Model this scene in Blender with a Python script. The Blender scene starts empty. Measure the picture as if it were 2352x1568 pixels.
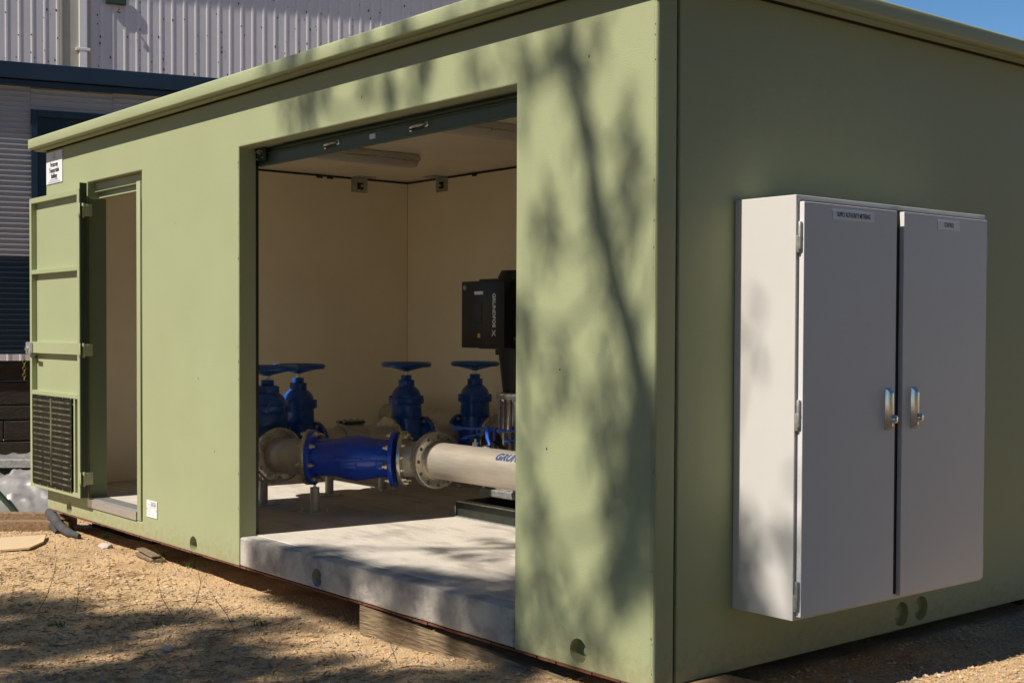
import bpy, bmesh, math, random
from mathutils import Vector, Matrix, noise
R = math.radians
random.seed(7)
sc = bpy.context.scene
COL = sc.collection

# ------------------------------------------------------------------ camera
yw, pt, rl = R(-50.553), R(-1.346), R(0.229)
fw = Vector((math.sin(yw)*math.cos(pt), math.cos(yw)*math.cos(pt), math.sin(pt)))
rt = Vector((math.cos(yw), -math.sin(yw), 0)); up = rt.cross(fw)
r2 = rt*math.cos(rl) + up*math.sin(rl); u2 = up*math.cos(rl) - rt*math.sin(rl)
cd = bpy.data.cameras.new('camera'); cam = bpy.data.objects.new('camera', cd); COL.objects.link(cam)
cd.sensor_width = 36.0; cd.lens = 2968.55/2352*36.0
cd.shift_x = (1176-1173.9)/2352; cd.shift_y = (829.95-784)/2352
cd.clip_end = 600; cd.clip_start = 0.05
M = Matrix((( r2.x, u2.x, -fw.x, 3.2048), (r2.y, u2.y, -fw.y, -3.2954), (r2.z, u2.z, -fw.z, 1.2766), (0,0,0,1)))
cam.matrix_world = M
sc.camera = cam

# ------------------------------------------------------------------ world, sun, exposure
SUN = Vector((0.083, 1.0, -1.155))             # direction the light travels
w = bpy.data.worlds.new('World'); sc.world = w; w.use_nodes = True
nt = w.node_tree; nt.nodes.clear()
sky = nt.nodes.new('ShaderNodeTexSky'); sky.sky_type = 'NISHITA'; sky.sun_disc = False
sky.sun_elevation = math.atan2(1.155, math.hypot(.083, 1)); sky.sun_rotation = math.atan2(-SUN.x, -SUN.y)
sky.air_density = 1.0; sky.dust_density = 0.0; sky.ozone_density = 5.0
bg = nt.nodes.new('ShaderNodeBackground'); bg.inputs[1].default_value = 0.086
wo = nt.nodes.new('ShaderNodeOutputWorld')
hs = nt.nodes.new('ShaderNodeHueSaturation'); hs.inputs['Saturation'].default_value = 1.16
nt.links.new(sky.outputs[0], hs.inputs['Color']); nt.links.new(hs.outputs[0], bg.inputs[0]); nt.links.new(bg.outputs[0], wo.inputs[0])
ld = bpy.data.lights.new('sun', 'SUN'); ld.energy = 5.0; ld.angle = R(0.53); ld.color = (1.0, 0.925, 0.80)
sun = bpy.data.objects.new('sun', ld); COL.objects.link(sun)
sun.rotation_mode = 'QUATERNION'; sun.rotation_quaternion = SUN.to_track_quat('-Z', 'Y'); sun.location = (0, -20, 25)
sc.view_settings.view_transform = 'Standard'; sc.view_settings.look = 'None'
sc.view_settings.exposure = 0.3; sc.view_settings.gamma = 1.0
sc.view_settings.use_curve_mapping = False
sc.cycles.diffuse_bounces = 7; sc.cycles.max_bounces = 12; sc.cycles.sample_clamp_indirect = 6

# ------------------------------------------------------------------ materials
def mat(name, col, rough=.6, metal=0., bump=0., bscale=200., var=0., vscale=3., col2=None, stretch=None, spec=.5, detail=4., coat=0.):
    m = bpy.data.materials.new(name); m.use_nodes = True
    n = m.node_tree.nodes; l = m.node_tree.links; b = n['Principled BSDF']
    b.inputs['Base Color'].default_value = (*col, 1); b.inputs['Roughness'].default_value = rough
    b.inputs['Metallic'].default_value = metal; b.inputs['Specular IOR Level'].default_value = spec
    b.inputs['Coat Weight'].default_value = coat
    tc = n.new('ShaderNodeTexCoord'); mp = n.new('ShaderNodeMapping')
    l.new(tc.outputs['Object'], mp.inputs[0])
    if stretch: mp.inputs['Scale'].default_value = stretch
    if var > 0 or col2:
        t = n.new('ShaderNodeTexNoise'); t.inputs['Scale'].default_value = vscale; t.inputs['Detail'].default_value = detail
        t.inputs['Roughness'].default_value = .6
        l.new(mp.outputs[0], t.inputs['Vector'])
        cr = n.new('ShaderNodeValToRGB'); l.new(t.outputs[0], cr.inputs[0])
        c2 = col2 or tuple(c*(1-var) for c in col); c1 = col if col2 else tuple(min(1, c*(1+var)) for c in col)
        cr.color_ramp.elements[0].position = .35; cr.color_ramp.elements[1].position = .65
        cr.color_ramp.elements[0].color = (*c2, 1); cr.color_ramp.elements[1].color = (*c1, 1)
        l.new(cr.outputs[0], b.inputs['Base Color'])
        mr = n.new('ShaderNodeMapRange'); mr.inputs[3].default_value = max(.02, rough*.85); mr.inputs[4].default_value = min(1, rough*1.15)
        l.new(t.outputs[0], mr.inputs[0]); l.new(mr.outputs[0], b.inputs['Roughness'])
    if bump > 0:
        t2 = n.new('ShaderNodeTexNoise'); t2.inputs['Scale'].default_value = bscale; t2.inputs['Detail'].default_value = 3
        l.new(mp.outputs[0], t2.inputs['Vector'])
        bp = n.new('ShaderNodeBump'); bp.inputs['Strength'].default_value = bump; bp.inputs['Distance'].default_value = .01
        l.new(t2.outputs[0], bp.inputs['Height']); l.new(bp.outputs[0], b.inputs['Normal'])
    return m

def add_noise_layer(m, scale, lo, hi, col, fac, stretch=(1,1,1), detail=6):
    """mix a blotchy stain of its own shape over the base colour"""
    n = m.node_tree.nodes; l = m.node_tree.links; b = n['Principled BSDF']
    tc = n.new('ShaderNodeTexCoord'); mp = n.new('ShaderNodeMapping'); mp.inputs['Scale'].default_value = stretch
    l.new(tc.outputs['Object'], mp.inputs[0])
    t = n.new('ShaderNodeTexNoise'); t.inputs['Scale'].default_value = scale; t.inputs['Detail'].default_value = detail; t.inputs['Roughness'].default_value = .65
    l.new(mp.outputs[0], t.inputs['Vector'])
    mr = n.new('ShaderNodeMapRange'); mr.inputs[1].default_value = lo; mr.inputs[2].default_value = hi; mr.inputs[4].default_value = fac
    l.new(t.outputs[0], mr.inputs[0])
    mx = n.new('ShaderNodeMix'); mx.data_type = 'RGBA'; mx.inputs[7].default_value = (*col, 1)
    src = b.inputs['Base Color']
    if src.is_linked: l.new(src.links[0].from_socket, mx.inputs[6])
    else: mx.inputs[6].default_value = src.default_value
    l.new(mr.outputs[0], mx.inputs[0]); l.new(mx.outputs[2], b.inputs['Base Color'])
    return m

G = (.340, .368, .205)
m_green = mat('green wall paint', G, .62, bump=.25, bscale=260, var=.025, vscale=1.6)
add_noise_layer(m_green, 9, .62, .8, (.32,.34,.17), .4, (1,1,.35))
def add_splash(m, ztop, col, fac):
    n = m.node_tree.nodes; l = m.node_tree.links; b = n['Principled BSDF']
    tc = n.new('ShaderNodeTexCoord'); sx = n.new('ShaderNodeSeparateXYZ'); l.new(tc.outputs['Object'], sx.inputs[0])
    t = n.new('ShaderNodeTexNoise'); t.inputs['Scale'].default_value = 26; t.inputs['Detail'].default_value = 9; t.inputs['Roughness'].default_value = .7; l.new(tc.outputs['Object'], t.inputs['Vector'])
    a = n.new('ShaderNodeMapRange'); a.inputs[1].default_value = ztop; a.inputs[2].default_value = 0.; a.inputs[3].default_value = -.25; a.inputs[4].default_value = .18; l.new(sx.outputs[2], a.inputs[0])
    ad = n.new('ShaderNodeMath'); l.new(t.outputs[0], ad.inputs[0]); l.new(a.outputs[0], ad.inputs[1])
    mr = n.new('ShaderNodeMapRange'); mr.inputs[1].default_value = .52; mr.inputs[2].default_value = .70; mr.inputs[4].default_value = fac; l.new(ad.outputs[0], mr.inputs[0])
    mx = n.new('ShaderNodeMix'); mx.data_type = 'RGBA'; mx.inputs[7].default_value = (*col, 1)
    l.new(b.inputs['Base Color'].links[0].from_socket, mx.inputs[6]); l.new(mr.outputs[0], mx.inputs[0]); l.new(mx.outputs[2], b.inputs['Base Color'])
add_splash(m_green, .30, (.29,.23,.13), .5)
m_roof = mat('roof edge paint', (.345,.375,.21), .55, bump=.2, bscale=180, var=.03, vscale=2.5)
add_noise_layer(m_roof, 30, .66, .74, (.25,.25,.14), .5)
m_door = mat('green steel paint', (.352,.383,.218), .45, bump=.05, bscale=90, var=.015, vscale=3)
m_dkgreen = mat('dark green steel', (.03,.05,.028), .38, bump=.04, bscale=60, var=.08, vscale=6)
m_rail = mat('grey green roller door steel', (.060,.095,.065), .5, metal=.0, var=.08, vscale=7)
m_cream = mat('cream wall lining', (.90,.82,.64), .55, var=.03, vscale=2, bump=.03, bscale=120)
m_ceil = mat('cream ceiling lining', (.89,.81,.64), .32, var=.04, vscale=3)
m_seal = mat('black sealant', (.02,.018,.015), .7)
m_conc = mat('pale concrete', (.55,.505,.445), .8, bump=.35, bscale=90, var=.07, vscale=5, detail=8)
add_noise_layer(m_conc, 3.2, .5, .72, (.28,.255,.225), .8, (1,2.6,1)); add_noise_layer(m_conc, 38, .58, .72, (.30,.28,.25), .55); add_noise_layer(m_conc, 160, .64, .72, (.22,.20,.18), .6, (1,.5,1))
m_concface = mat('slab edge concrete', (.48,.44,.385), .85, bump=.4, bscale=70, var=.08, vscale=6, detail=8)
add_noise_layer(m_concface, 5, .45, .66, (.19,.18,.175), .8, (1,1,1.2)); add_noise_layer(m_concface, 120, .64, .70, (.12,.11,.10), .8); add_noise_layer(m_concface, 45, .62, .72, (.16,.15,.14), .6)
m_concin = mat('inner floor concrete', (.34,.30,.24), .75, bump=.3, bscale=80, var=.12, vscale=4, detail=8)
m_alu = mat('aluminium sill', (.70,.69,.68), .38, metal=.85, bump=.1, bscale=60, var=.05, vscale=12, stretch=(1,6,6))
m_galv = mat('galvanised steel', (.46,.46,.44), .45, metal=.7, var=.2, vscale=40, bump=.05, bscale=60)
m_chrome = mat('polished chrome', (.60,.59,.57), .20, metal=1.)
m_zinc = mat('zinc plated steel', (.66,.62,.50), .3, metal=.9, var=.1, vscale=50)
m_white = mat('white powder coat', (.595,.575,.56), .42, bump=.06, bscale=300, var=.012, vscale=2)
m_whitedoor = mat('grey white door coat', (.66,.65,.665), .42, bump=.1, bscale=420, var=.012, vscale=3)
m_label = mat('engraved label plastic', (.84,.84,.90), .4)
m_sign = mat('white sign panel', (.76,.76,.78), .4)
m_ink = mat('black lettering', (.02,.02,.025), .5)
m_inkgrey = mat('grey lettering', (.35,.35,.42), .5)
m_blueink = mat('blue lettering', (.02,.05,.16), .45)
m_wink = mat('white lettering', (.75,.75,.75), .5)
m_blue = mat('blue valve enamel', (.012,.085,.36), .34, bump=.12, bscale=90, var=.1, vscale=8, coat=.3)
m_cvblue = mat('blue check valve enamel', (.016,.065,.50), .26, bump=.1, bscale=60, var=.08, vscale=8, coat=.35)
m_leverblue = mat('bright blue lever paint', (.02,.085,.50), .35)
m_steel = mat('brushed stainless pipe', (.50,.445,.375), .42, metal=.55, bump=.08, bscale=40, var=.06, vscale=8, stretch=(1,8,8))
m_dullsteel = mat('dull stainless pipe', (.50,.47,.41), .45, metal=.3, bump=.08, bscale=60, var=.12, vscale=12)
m_flange = mat('machined flange steel', (.62,.58,.50), .28, metal=.85, bump=.05, bscale=80, var=.06, vscale=20)
m_black = mat('black pump casing', (.012,.012,.011), .4, var=.2, vscale=10)
m_blackp = mat('black drive box plastic', (.012,.0115,.011), .34, var=.1, vscale=10)
m_yellow = mat('yellow sticker', (.75,.38,.02), .5)
m_rustedge = mat('rusty edge', (.16,.055,.03), .9, var=.3, vscale=30)
m_wood = mat('weathered sleeper', (.30,.22,.13), .9, bump=.9, bscale=22, col2=(.13,.09,.055), vscale=14, stretch=(.6,6,6), detail=8)
m_wood2 = mat('brown beam timber', (.30,.19,.10), .85, bump=.6, bscale=20, col2=(.18,.11,.06), vscale=10, stretch=(1,5,5))
m_ply = mat('pale plywood', (.58,.44,.28), .8, bump=.2, bscale=30, col2=(.58,.42,.26), vscale=6, stretch=(1,6,1))
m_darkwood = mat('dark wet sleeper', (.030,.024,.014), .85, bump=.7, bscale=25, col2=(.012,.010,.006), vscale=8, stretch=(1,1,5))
m_bark = mat('bark', (.13,.10,.07), .9, bump=.8, bscale=30, var=.3, vscale=8)
m_leaf = mat('gum leaf', (.045,.07,.025), .5, var=.25, vscale=4)
m_grass = mat('green grass', (.10,.17,.03), .6, var=.3, vscale=20)
m_twig = mat('dry weed stem', (.09,.075,.045), .85, var=.3, vscale=30)
m_tarp = mat('silver tarpaulin', (.225,.215,.21), .45, metal=.1, bump=.5, bscale=14, var=.12, vscale=5, detail=8)
m_fabric = mat('black felt', (.06,.06,.065), .95, bump=.6, bscale=150, var=.3, vscale=12)
m_ware = mat('mauve grey wall sheeting', (.52,.505,.525), .55, var=.03, vscale=1.2)
m_beige = mat('beige corner flashing', (.38,.36,.30), .6, var=.05, vscale=2)
m_pipew = mat('white downpipe plastic', (.66,.66,.68), .5)
m_spot = mat('dark mildew spot', (.03,.022,.018), .9)
m_siding = mat('blue grey siding', (.34,.335,.355), .42, var=.04, vscale=1.0)
m_navy = mat('navy steel', (.009,.026,.052), .4, var=.08, vscale=2)
m_navyside = mat('navy siding', (.012,.028,.050), .42, var=.08, vscale=2)
m_glass = mat('dark window glass', (.012,.018,.028), .08)
m_lampglass = mat('diffuser plastic', (.50,.47,.42), .35)
m_mesh = mat('black woven mesh', (.028,.026,.018), 1., spec=.1, bump=.2, bscale=200, col2=(.014,.013,.010), vscale=9, stretch=(1,1,7), detail=3)
m_louvre = mat('olive louvre seen through mesh', (.15,.14,.085), 1., spec=.1, col2=(.025,.023,.016), vscale=16, stretch=(1,1,.2))
m_skid = mat('black green skid steel', (.020,.024,.018), .5, var=.2, vscale=20)
m_frameshade = mat('door frame green with painted shade', (.15,.19,.095), .45, var=.04, vscale=3)  # door green darkened to paint in the shade of the jamb reveal
m_stone = mat('pale stone', (.50,.44,.38), .85, bump=.4, bscale=40, var=.1, vscale=8)
m_chain = mat('yellow chain', (.16,.13,.02), .6)

def ground_mat():
    m = bpy.data.materials.new('decomposed granite'); m.use_nodes = True
    n = m.node_tree.nodes; l = m.node_tree.links; b = n['Principled BSDF']; b.inputs['Roughness'].default_value = .95
    b.inputs['Specular IOR Level'].default_value = .2
    tc = n.new('ShaderNodeTexCoord')
    v = n.new('ShaderNodeTexVoronoi'); v.inputs['Scale'].default_value = 95; l.new(tc.outputs['Object'], v.inputs['Vector'])
    cr = n.new('ShaderNodeValToRGB'); e = cr.color_ramp.elements
    e[0].position = 0; e[0].color = (.40,.26,.125,1); e[1].position = 1; e[1].color = (.68,.53,.35,1)
    x = e.new(.5); x.color = (.56,.375,.195,1); x = e.new(.8); x.color = (.46,.35,.235,1)
    sp = n.new('ShaderNodeSeparateColor'); l.new(v.outputs['Color'], sp.inputs[0]); l.new(sp.outputs[0], cr.inputs[0])
    t = n.new('ShaderNodeTexNoise'); t.inputs['Scale'].default_value = 1.7; t.inputs['Detail'].default_value = 6; l.new(tc.outputs['Object'], t.inputs['Vector'])
    mr = n.new('ShaderNodeMapRange'); mr.inputs[1].default_value = .35; mr.inputs[2].default_value = .65; mr.inputs[3].default_value = .0; mr.inputs[4].default_value = .55
    l.new(t.outputs[0], mr.inputs[0])
    mx = n.new('ShaderNodeMix'); mx.data_type = 'RGBA'; mx.inputs[7].default_value = (.62,.41,.225,1)
    l.new(cr.outputs[0], mx.inputs[6]); l.new(mr.outputs[0], mx.inputs[0])
    t3 = n.new('ShaderNodeTexNoise'); t3.inputs['Scale'].default_value = 4.3; t3.inputs['Detail'].default_value = 8; l.new(tc.outputs['Object'], t3.inputs['Vector'])
    mr3 = n.new('ShaderNodeMapRange'); mr3.inputs[1].default_value = .5; mr3.inputs[2].default_value = .68; mr3.inputs[4].default_value = .6
    l.new(t3.outputs[0], mr3.inputs[0])
    m2 = n.new('ShaderNodeMix'); m2.data_type = 'RGBA'; m2.inputs[7].default_value = (.25,.145,.07,1)
    l.new(mx.outputs[2], m2.inputs[6]); l.new(mr3.outputs[0], m2.inputs[0]); l.new(m2.outputs[2], b.inputs['Base Color'])
    bp = n.new('ShaderNodeBump'); bp.inputs['Strength'].default_value = .7; bp.inputs['Distance'].default_value = .009
    ad = n.new('ShaderNodeMath'); ad.operation = 'ADD'
    t2 = n.new('ShaderNodeTexNoise'); t2.inputs['Scale'].default_value = 40; t2.inputs['Detail'].default_value = 5; l.new(tc.outputs['Object'], t2.inputs['Vector'])
    l.new(v.outputs['Distance'], ad.inputs[0]); l.new(t2.outputs[0], ad.inputs[1]); l.new(ad.outputs[0], bp.inputs['Height']); l.new(bp.outputs[0], b.inputs['Normal'])
    return m
m_ground = ground_mat()

def pebble_mat():
    m = bpy.data.materials.new('loose gravel'); m.use_nodes = True
    n = m.node_tree.nodes; l = m.node_tree.links; b = n['Principled BSDF']; b.inputs['Roughness'].default_value = .9
    g = n.new('ShaderNodeNewGeometry'); cr = n.new('ShaderNodeValToRGB'); e = cr.color_ramp.elements
    e[0].position = 0; e[0].color = (.42,.27,.135,1); e[1].position = 1; e[1].color = (.64,.52,.38,1)
    x = e.new(.55); x.color = (.56,.385,.21,1); x = e.new(.88); x.color = (.30,.24,.19,1)
    l.new(g.outputs['Random Per Island'], cr.inputs[0]); l.new(cr.outputs[0], b.inputs['Base Color'])
    return m
m_pebble = pebble_mat()

# ------------------------------------------------------------------ helpers
def tag(o, label=None, cat=None, group=None, kind=None):
    if label: o['label'] = label
    if cat: o['category'] = cat
    if group: o['group'] = group
    if kind: o['kind'] = kind
    return o
def thing(name, label, cat, loc=(0,0,0), group=None, rotz=0.):
    o = bpy.data.objects.new(name, None); COL.objects.link(o); o.location = loc; o.rotation_euler = (0,0,rotz)
    o.empty_display_size = .1
    return tag(o, label, cat, group)
def origin(p):
    v = Vector((0,0,0))
    while p: v += p.location; p = p.parent
    return v

class MB:
    def __init__(s): s.bm = bmesh.new()
    def poly(s, pts): s.bm.faces.new([s.bm.verts.new(p) for p in pts]); return s
    def hexa(s, p):    # 8 points: bottom 4, top 4
        v = [s.bm.verts.new(q) for q in p]
        for f in ((3,2,1,0),(4,5,6,7),(0,1,5,4),(1,2,6,5),(2,3,7,6),(3,0,4,7)): s.bm.faces.new([v[i] for i in f])
        return s
    def box(s, x0,x1,y0,y1,z0,z1):
        return s.hexa([(x0,y0,z0),(x1,y0,z0),(x1,y1,z0),(x0,y1,z0),(x0,y0,z1),(x1,y0,z1),(x1,y1,z1),(x0,y1,z1)])
    def obox(s, c, ax, ay, az):      # centre and half vectors
        c, ax, ay, az = map(Vector, (c, ax, ay, az))
        return s.hexa([c-ax-ay-az, c+ax-ay-az, c+ax+ay-az, c-ax+ay-az, c-ax-ay+az, c+ax-ay+az, c+ax+ay+az, c-ax+ay+az])
    def lathe(s, p, d, prof, n=24, cap=True, sx=1., flat=None):
        """prof: list of (distance along d, radius)"""
        p = Vector(p); d = Vector(d).normalized()
        a = d.orthogonal().normalized() if flat is None else (Vector(flat) - Vector(flat).project(d)).normalized(); b = d.cross(a)
        rings = []
        for (t, r) in prof:
            rings.append([s.bm.verts.new(p + d*t + a*(math.cos(2*math.pi*i/n)*r*sx) + b*(math.sin(2*math.pi*i/n)*r)) for i in range(n)])
        for q in range(len(rings)-1):
            for i in range(n): s.bm.faces.new([rings[q][i], rings[q][(i+1)%n], rings[q+1][(i+1)%n], rings[q+1][i]])
        if cap: s.bm.faces.new(list(reversed(rings[0]))); s.bm.faces.new(rings[-1])
        return s
    def cyl(s, p0, p1, r, n=16, r2=None):
        p0, p1 = Vector(p0), Vector(p1)
        return s.lathe(p0, p1-p0, [(0, r), ((p1-p0).length, r if r2 is None else r2)], n)
    def tube(s, pts, rad, n=8):
        pts = [Vector(p) for p in pts]
        rad = rad if isinstance(rad, (list, tuple)) else [rad]*len(pts)
        rings = []; a = None
        for i, p in enumerate(pts):
            d = (pts[min(i+1, len(pts)-1)] - pts[max(i-1, 0)]).normalized()
            a = d.orthogonal().normalized() if a is None else (a - a.project(d)).normalized()
            b = d.cross(a)
            rings.append([s.bm.verts.new(p + (a*math.cos(2*math.pi*k/n) + b*math.sin(2*math.pi*k/n))*rad[i]) for k in range(n)])
        for q in range(len(rings)-1):
            for i in range(n): s.bm.faces.new([rings[q][i], rings[q][(i+1)%n], rings[q+1][(i+1)%n], rings[q+1][i]])
        s.bm.faces.new(list(reversed(rings[0]))); s.bm.faces.new(rings[-1])
        return s
    def torus(s, c, d, Rr, r, n=32, k=8):
        c = Vector(c); d = Vector(d).normalized(); a = d.orthogonal().normalized(); b = d.cross(a); rings = []
        for i in range(n):
            o = a*math.cos(2*math.pi*i/n) + b*math.sin(2*math.pi*i/n)
            rings.append([s.bm.verts.new(c + o*(Rr + r*math.cos(2*math.pi*j/k)) + d*(r*math.sin(2*math.pi*j/k))) for j in range(k)])
        for i in range(n):
            for j in range(k): s.bm.faces.new([rings[i][j], rings[i][(j+1)%k], rings[(i+1)%n][(j+1)%k], rings[(i+1)%n][j]])
        return s
    def extrude_profile(s, prof, p0, axis, length, upv=(0,0,1)):
        """open profile [(out, up)] swept along axis; out = first coordinate along normal given by axis x up"""
        p0 = Vector(p0); ax = Vector(axis).normalized(); upv = Vector(upv); out = ax.cross(upv)
        A = [s.bm.verts.new(p0 + out*o + upv*h) for o, h in prof]; B = [s.bm.verts.new(p0 + ax*length + out*o + upv*h) for o, h in prof]
        for i in range(len(prof)-1): s.bm.faces.new([A[i], B[i], B[i+1], A[i+1]])
        return s
    def mesh(s, name, bevel=0., seg=2, smooth=None, local=Vector((0,0,0)), recalc=True):
        bm = s.bm
        if recalc: bmesh.ops.recalc_face_normals(bm, faces=bm.faces)
        if bevel:
            ed = [e for e in bm.edges if len(e.link_faces) == 2 and e.calc_face_angle(0) > R(35)]
            bmesh.ops.bevel(bm, geom=ed, offset=bevel, segments=seg, profile=.5, affect='EDGES', clamp_overlap=True)
        bmesh.ops.translate(bm, vec=-local, verts=bm.verts)
        me = bpy.data.meshes.new(name); bm.to_mesh(me); bm.free()
        if smooth is not None:
            for p in me.polygons: p.use_smooth = True
            me.set_sharp_from_angle(angle=R(smooth))
        return me
    def build(s, name, m, parent=None, bevel=0., seg=2, smooth=None, label=None, recalc=True, kind=None):
        loc = origin(parent) if parent else Vector((0,0,0))
        me = s.mesh(name, bevel, seg, smooth, loc, recalc); me.materials.append(m)
        o = bpy.data.objects.new(name, me); COL.objects.link(o)
        if parent: o.parent = parent
        if label: o['label'] = label
        if kind: o['kind'] = kind
        return o

def cut(o, cutters):
    """boolean difference evaluated at once, the cutter removed again"""
    cme = cutters.mesh('cutter', local=origin(o.parent) if o.parent else Vector((0,0,0))); c = bpy.data.objects.new('cutter', cme); COL.objects.link(c)
    c.parent = o.parent
    md = o.modifiers.new('b', 'BOOLEAN'); md.operation = 'DIFFERENCE'; md.object = c; md.solver = 'EXACT'
    bpy.context.view_layer.update()
    dg = bpy.context.evaluated_depsgraph_get(); me = bpy.data.meshes.new_from_object(o.evaluated_get(dg))
    o.modifiers.clear(); old = o.data; o.data = me; me.name = o.name
    bpy.data.objects.remove(c); bpy.data.meshes.remove(cme)
    return o

def text_mesh(body, size, bold=0., extrude=.0006, align='CENTER', shear=0., spacing=1.):
    cu = bpy.data.curves.new('t', 'FONT'); cu.body = body; cu.size = size; cu.offset = bold; cu.extrude = extrude
    cu.align_x = align; cu.align_y = 'CENTER'; cu.shear = shear; cu.space_character = spacing; cu.resolution_u = 3
    o = bpy.data.objects.new('t', cu); COL.objects.link(o); bpy.context.view_layer.update()
    me = bpy.data.meshes.new_from_object(o.evaluated_get(bpy.context.evaluated_depsgraph_get()))
    bpy.data.objects.remove(o); bpy.data.curves.remove(cu)
    return me
def text(name, body, size, pos, xdir, ydir, m, parent, xs=1., **k):
    me = text_mesh(body, size, **k)
    for v in me.vertices: v.co.x *= xs
    me.name = name; x = Vector(xdir).normalized(); y = Vector(ydir).normalized(); z = x.cross(y)
    p0 = Vector(pos) - origin(parent)
    for v in me.vertices: v.co = p0 + x*v.co.x + y*v.co.y + z*v.co.z
    me.name = name; me.materials.append(m)
    o = bpy.data.objects.new(name, me); COL.objects.link(o); o.parent = parent
    return o

def copy_tree(o, parent=None):
    c = o.copy(); COL.objects.link(c); c.parent = parent
    for ch in list(o.children): copy_tree(ch, c)
    return c

def sstep(a, b, x):
    t = max(0., min(1., (x-a)/(b-a))); return t*t*(3-2*t)
def ground_z(x, y):
    z = -.152 + .085*sstep(-1.9, -.3, x)
    z += .030*noise.noise(Vector((x*.8, y*.8, 3.1))) * (1 - sstep(-.4, .2, y)*sstep(-7, -6, x)*.8)
    z += .014*noise.noise(Vector((x*3.1, y*3.1, 7.7))) + .006*noise.noise(Vector((x*9, y*9, 1.7)))
    return z

# ------------------------------------------------------------------ ground
def axis_vals(lo, hi, step, far):
    v = []; x = lo; s = step
    while x > -far: x -= s; s *= 1.35; v.append(x)
    v = v[::-1]; x = lo
    while x < hi: v.append(x); x += step
    s = step
    while x < far: v.append(x); x += s; s *= 1.35
    v.append(x); return v
xs = axis_vals(-8.5, 2.0, .045, 160); ys = axis_vals(-3.2, 3.4, .045, 160)
bm = bmesh.new(); grid = [[bm.verts.new((x, y, ground_z(x, y))) for x in xs] for y in ys]
for j in range(len(ys)-1):
    for i in range(len(xs)-1): bm.faces.new([grid[j][i], grid[j][i+1], grid[j+1][i+1], grid[j+1][i]])
me = bpy.data.meshes.new('ground'); bm.to_mesh(me); bm.free(); me.materials.append(m_ground)
for p in me.polygons: p.use_smooth = True
g = bpy.data.objects.new('ground', me); COL.objects.link(g); tag(g, 'tan gravel and sand ground around the transportable building', None, None, 'structure')

# ------------------------------------------------------------------ the transportable building
B = thing('pump_building', 'pale green precast concrete transportable building with open roller door and side door', 'building', (0,0,0))
L, W = 6.004, 3.22
def holed_wall(x0, x1, z0, z1, holes, y0, y1):
    X = sorted({x0, x1, *[h[0] for h in holes], *[h[1] for h in holes]}); Z = sorted({z0, z1, *[h[2] for h in holes], *[h[3] for h in holes]})
    X = [x for x in X if x0 <= x <= x1]; Z = [z for z in Z if z0 <= z <= z1]
    mb = MB(); vd = {}
    def V(x, y, z):
        k = (x, y, z)
        if k not in vd: vd[k] = mb.bm.verts.new(k)
        return vd[k]
    solid = lambda cx, cz: x0 < cx < x1 and z0 < cz < z1 and not any(h[0] < cx < h[1] and h[2] < cz < h[3] for h in holes)
    for i in range(len(X)-1):
        for k in range(len(Z)-1):
            cx, cz = (X[i]+X[i+1])/2, (Z[k]+Z[k+1])/2
            if not solid(cx, cz): continue
            a, b, c, d = X[i], X[i+1], Z[k], Z[k+1]
            mb.bm.faces.new([V(a,y0,c), V(b,y0,c), V(b,y0,d), V(a,y0,d)]); mb.bm.faces.new([V(a,y1,c), V(a,y1,d), V(b,y1,d), V(b,y1,c)])
            for (nx, nz, e) in ((a-1e-3, cz, ((a,c),(a,d))), (b+1e-3, cz, ((b,c),(b,d))), (cx, c-1e-3, ((a,c),(b,c))), (cx, d+1e-3, ((a,d),(b,d)))):
                if not solid(nx, nz):
                    (p, q), (r_, s_) = e; mb.bm.faces.new([V(p,y0,q), V(r_,y0,s_), V(r_,y1,s_), V(p,y1,q)])
    bmesh.ops.recalc_face_normals(mb.bm, faces=mb.bm.faces)
    return mb
# front wall: roller opening, person door opening; the slab edge shows below the roller opening
fwl = holed_wall(-L, 0., 0., 2.533, [(-3.113, -.773, 0., 2.258), (-5.243, -4.372, .092, 2.252)], 0., .105)
ed = [e for e in fwl.bm.edges if all(abs(v.co.x) < 1e-6 and abs(v.co.y) < 1e-6 for v in e.verts)]
bmesh.ops.bevel(fwl.bm, geom=ed, offset=.015, segments=1, affect='EDGES')
for v in fwl.bm.verts:
    if abs(v.co.x) < 1e-5 and .001 < v.co.y < .05: v.co.y = .006
front = fwl.build('front_wall', m_green, B, bevel=.006, seg=2, recalc=False)
cuts = MB()
for x, z in ((-.393, .067), (-3.668, .046), (-5.59, .046)):
    cuts.lathe((x, -.02, z), (0,1,0), [(0, .048), (.02, .047), (.075, .045), (.092, .034)], 28)
cut(front, cuts)
front.data.materials.clear(); front.data.materials.append(m_green)
for x, z in ((-.393, .067), (-3.668, .046), (-5.59, .046)):
    MB().cyl((x+.010, .091, z-.006), (x+.010, .036, z-.006), .019, 16).build('lifting_anchor', m_green, B, bevel=.002)
# end wall, groove between it and the front panel, other walls
MB().box(-.05, -.012, .106, .119, 0.0, 2.533).build('joint_strip', m_dkgreen, B)
endw = MB().box(-.06, 0., .119, W, 0., 2.533).build('end_wall', m_green, B, bevel=.005)
cuts = MB()
ends = ((1.524, .067), (1.669, .074))
for y, z in ends: cuts.lathe((.02, y, z), (-1,0,0), [(0, .054), (.02, .052), (.05, .048), (.055, .035)], 28)
cut(endw, cuts); endw.data.materials.clear(); endw.data.materials.append(m_green)
for y, z in ends: MB().cyl((-.045, y-.012, z), (-.016, y-.012, z), .022, 16).build('lifting_anchor', m_green, B, bevel=.002)
MB().box(-L, -L+.055, .1065, W-.061, 0., 2.533).build('far_end_wall', m_green, B, bevel=.004)
MB().box(-L, -.0615, W-.06, W, 0., 2.533).build('rear_wall', m_green, B, bevel=.004)
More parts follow.
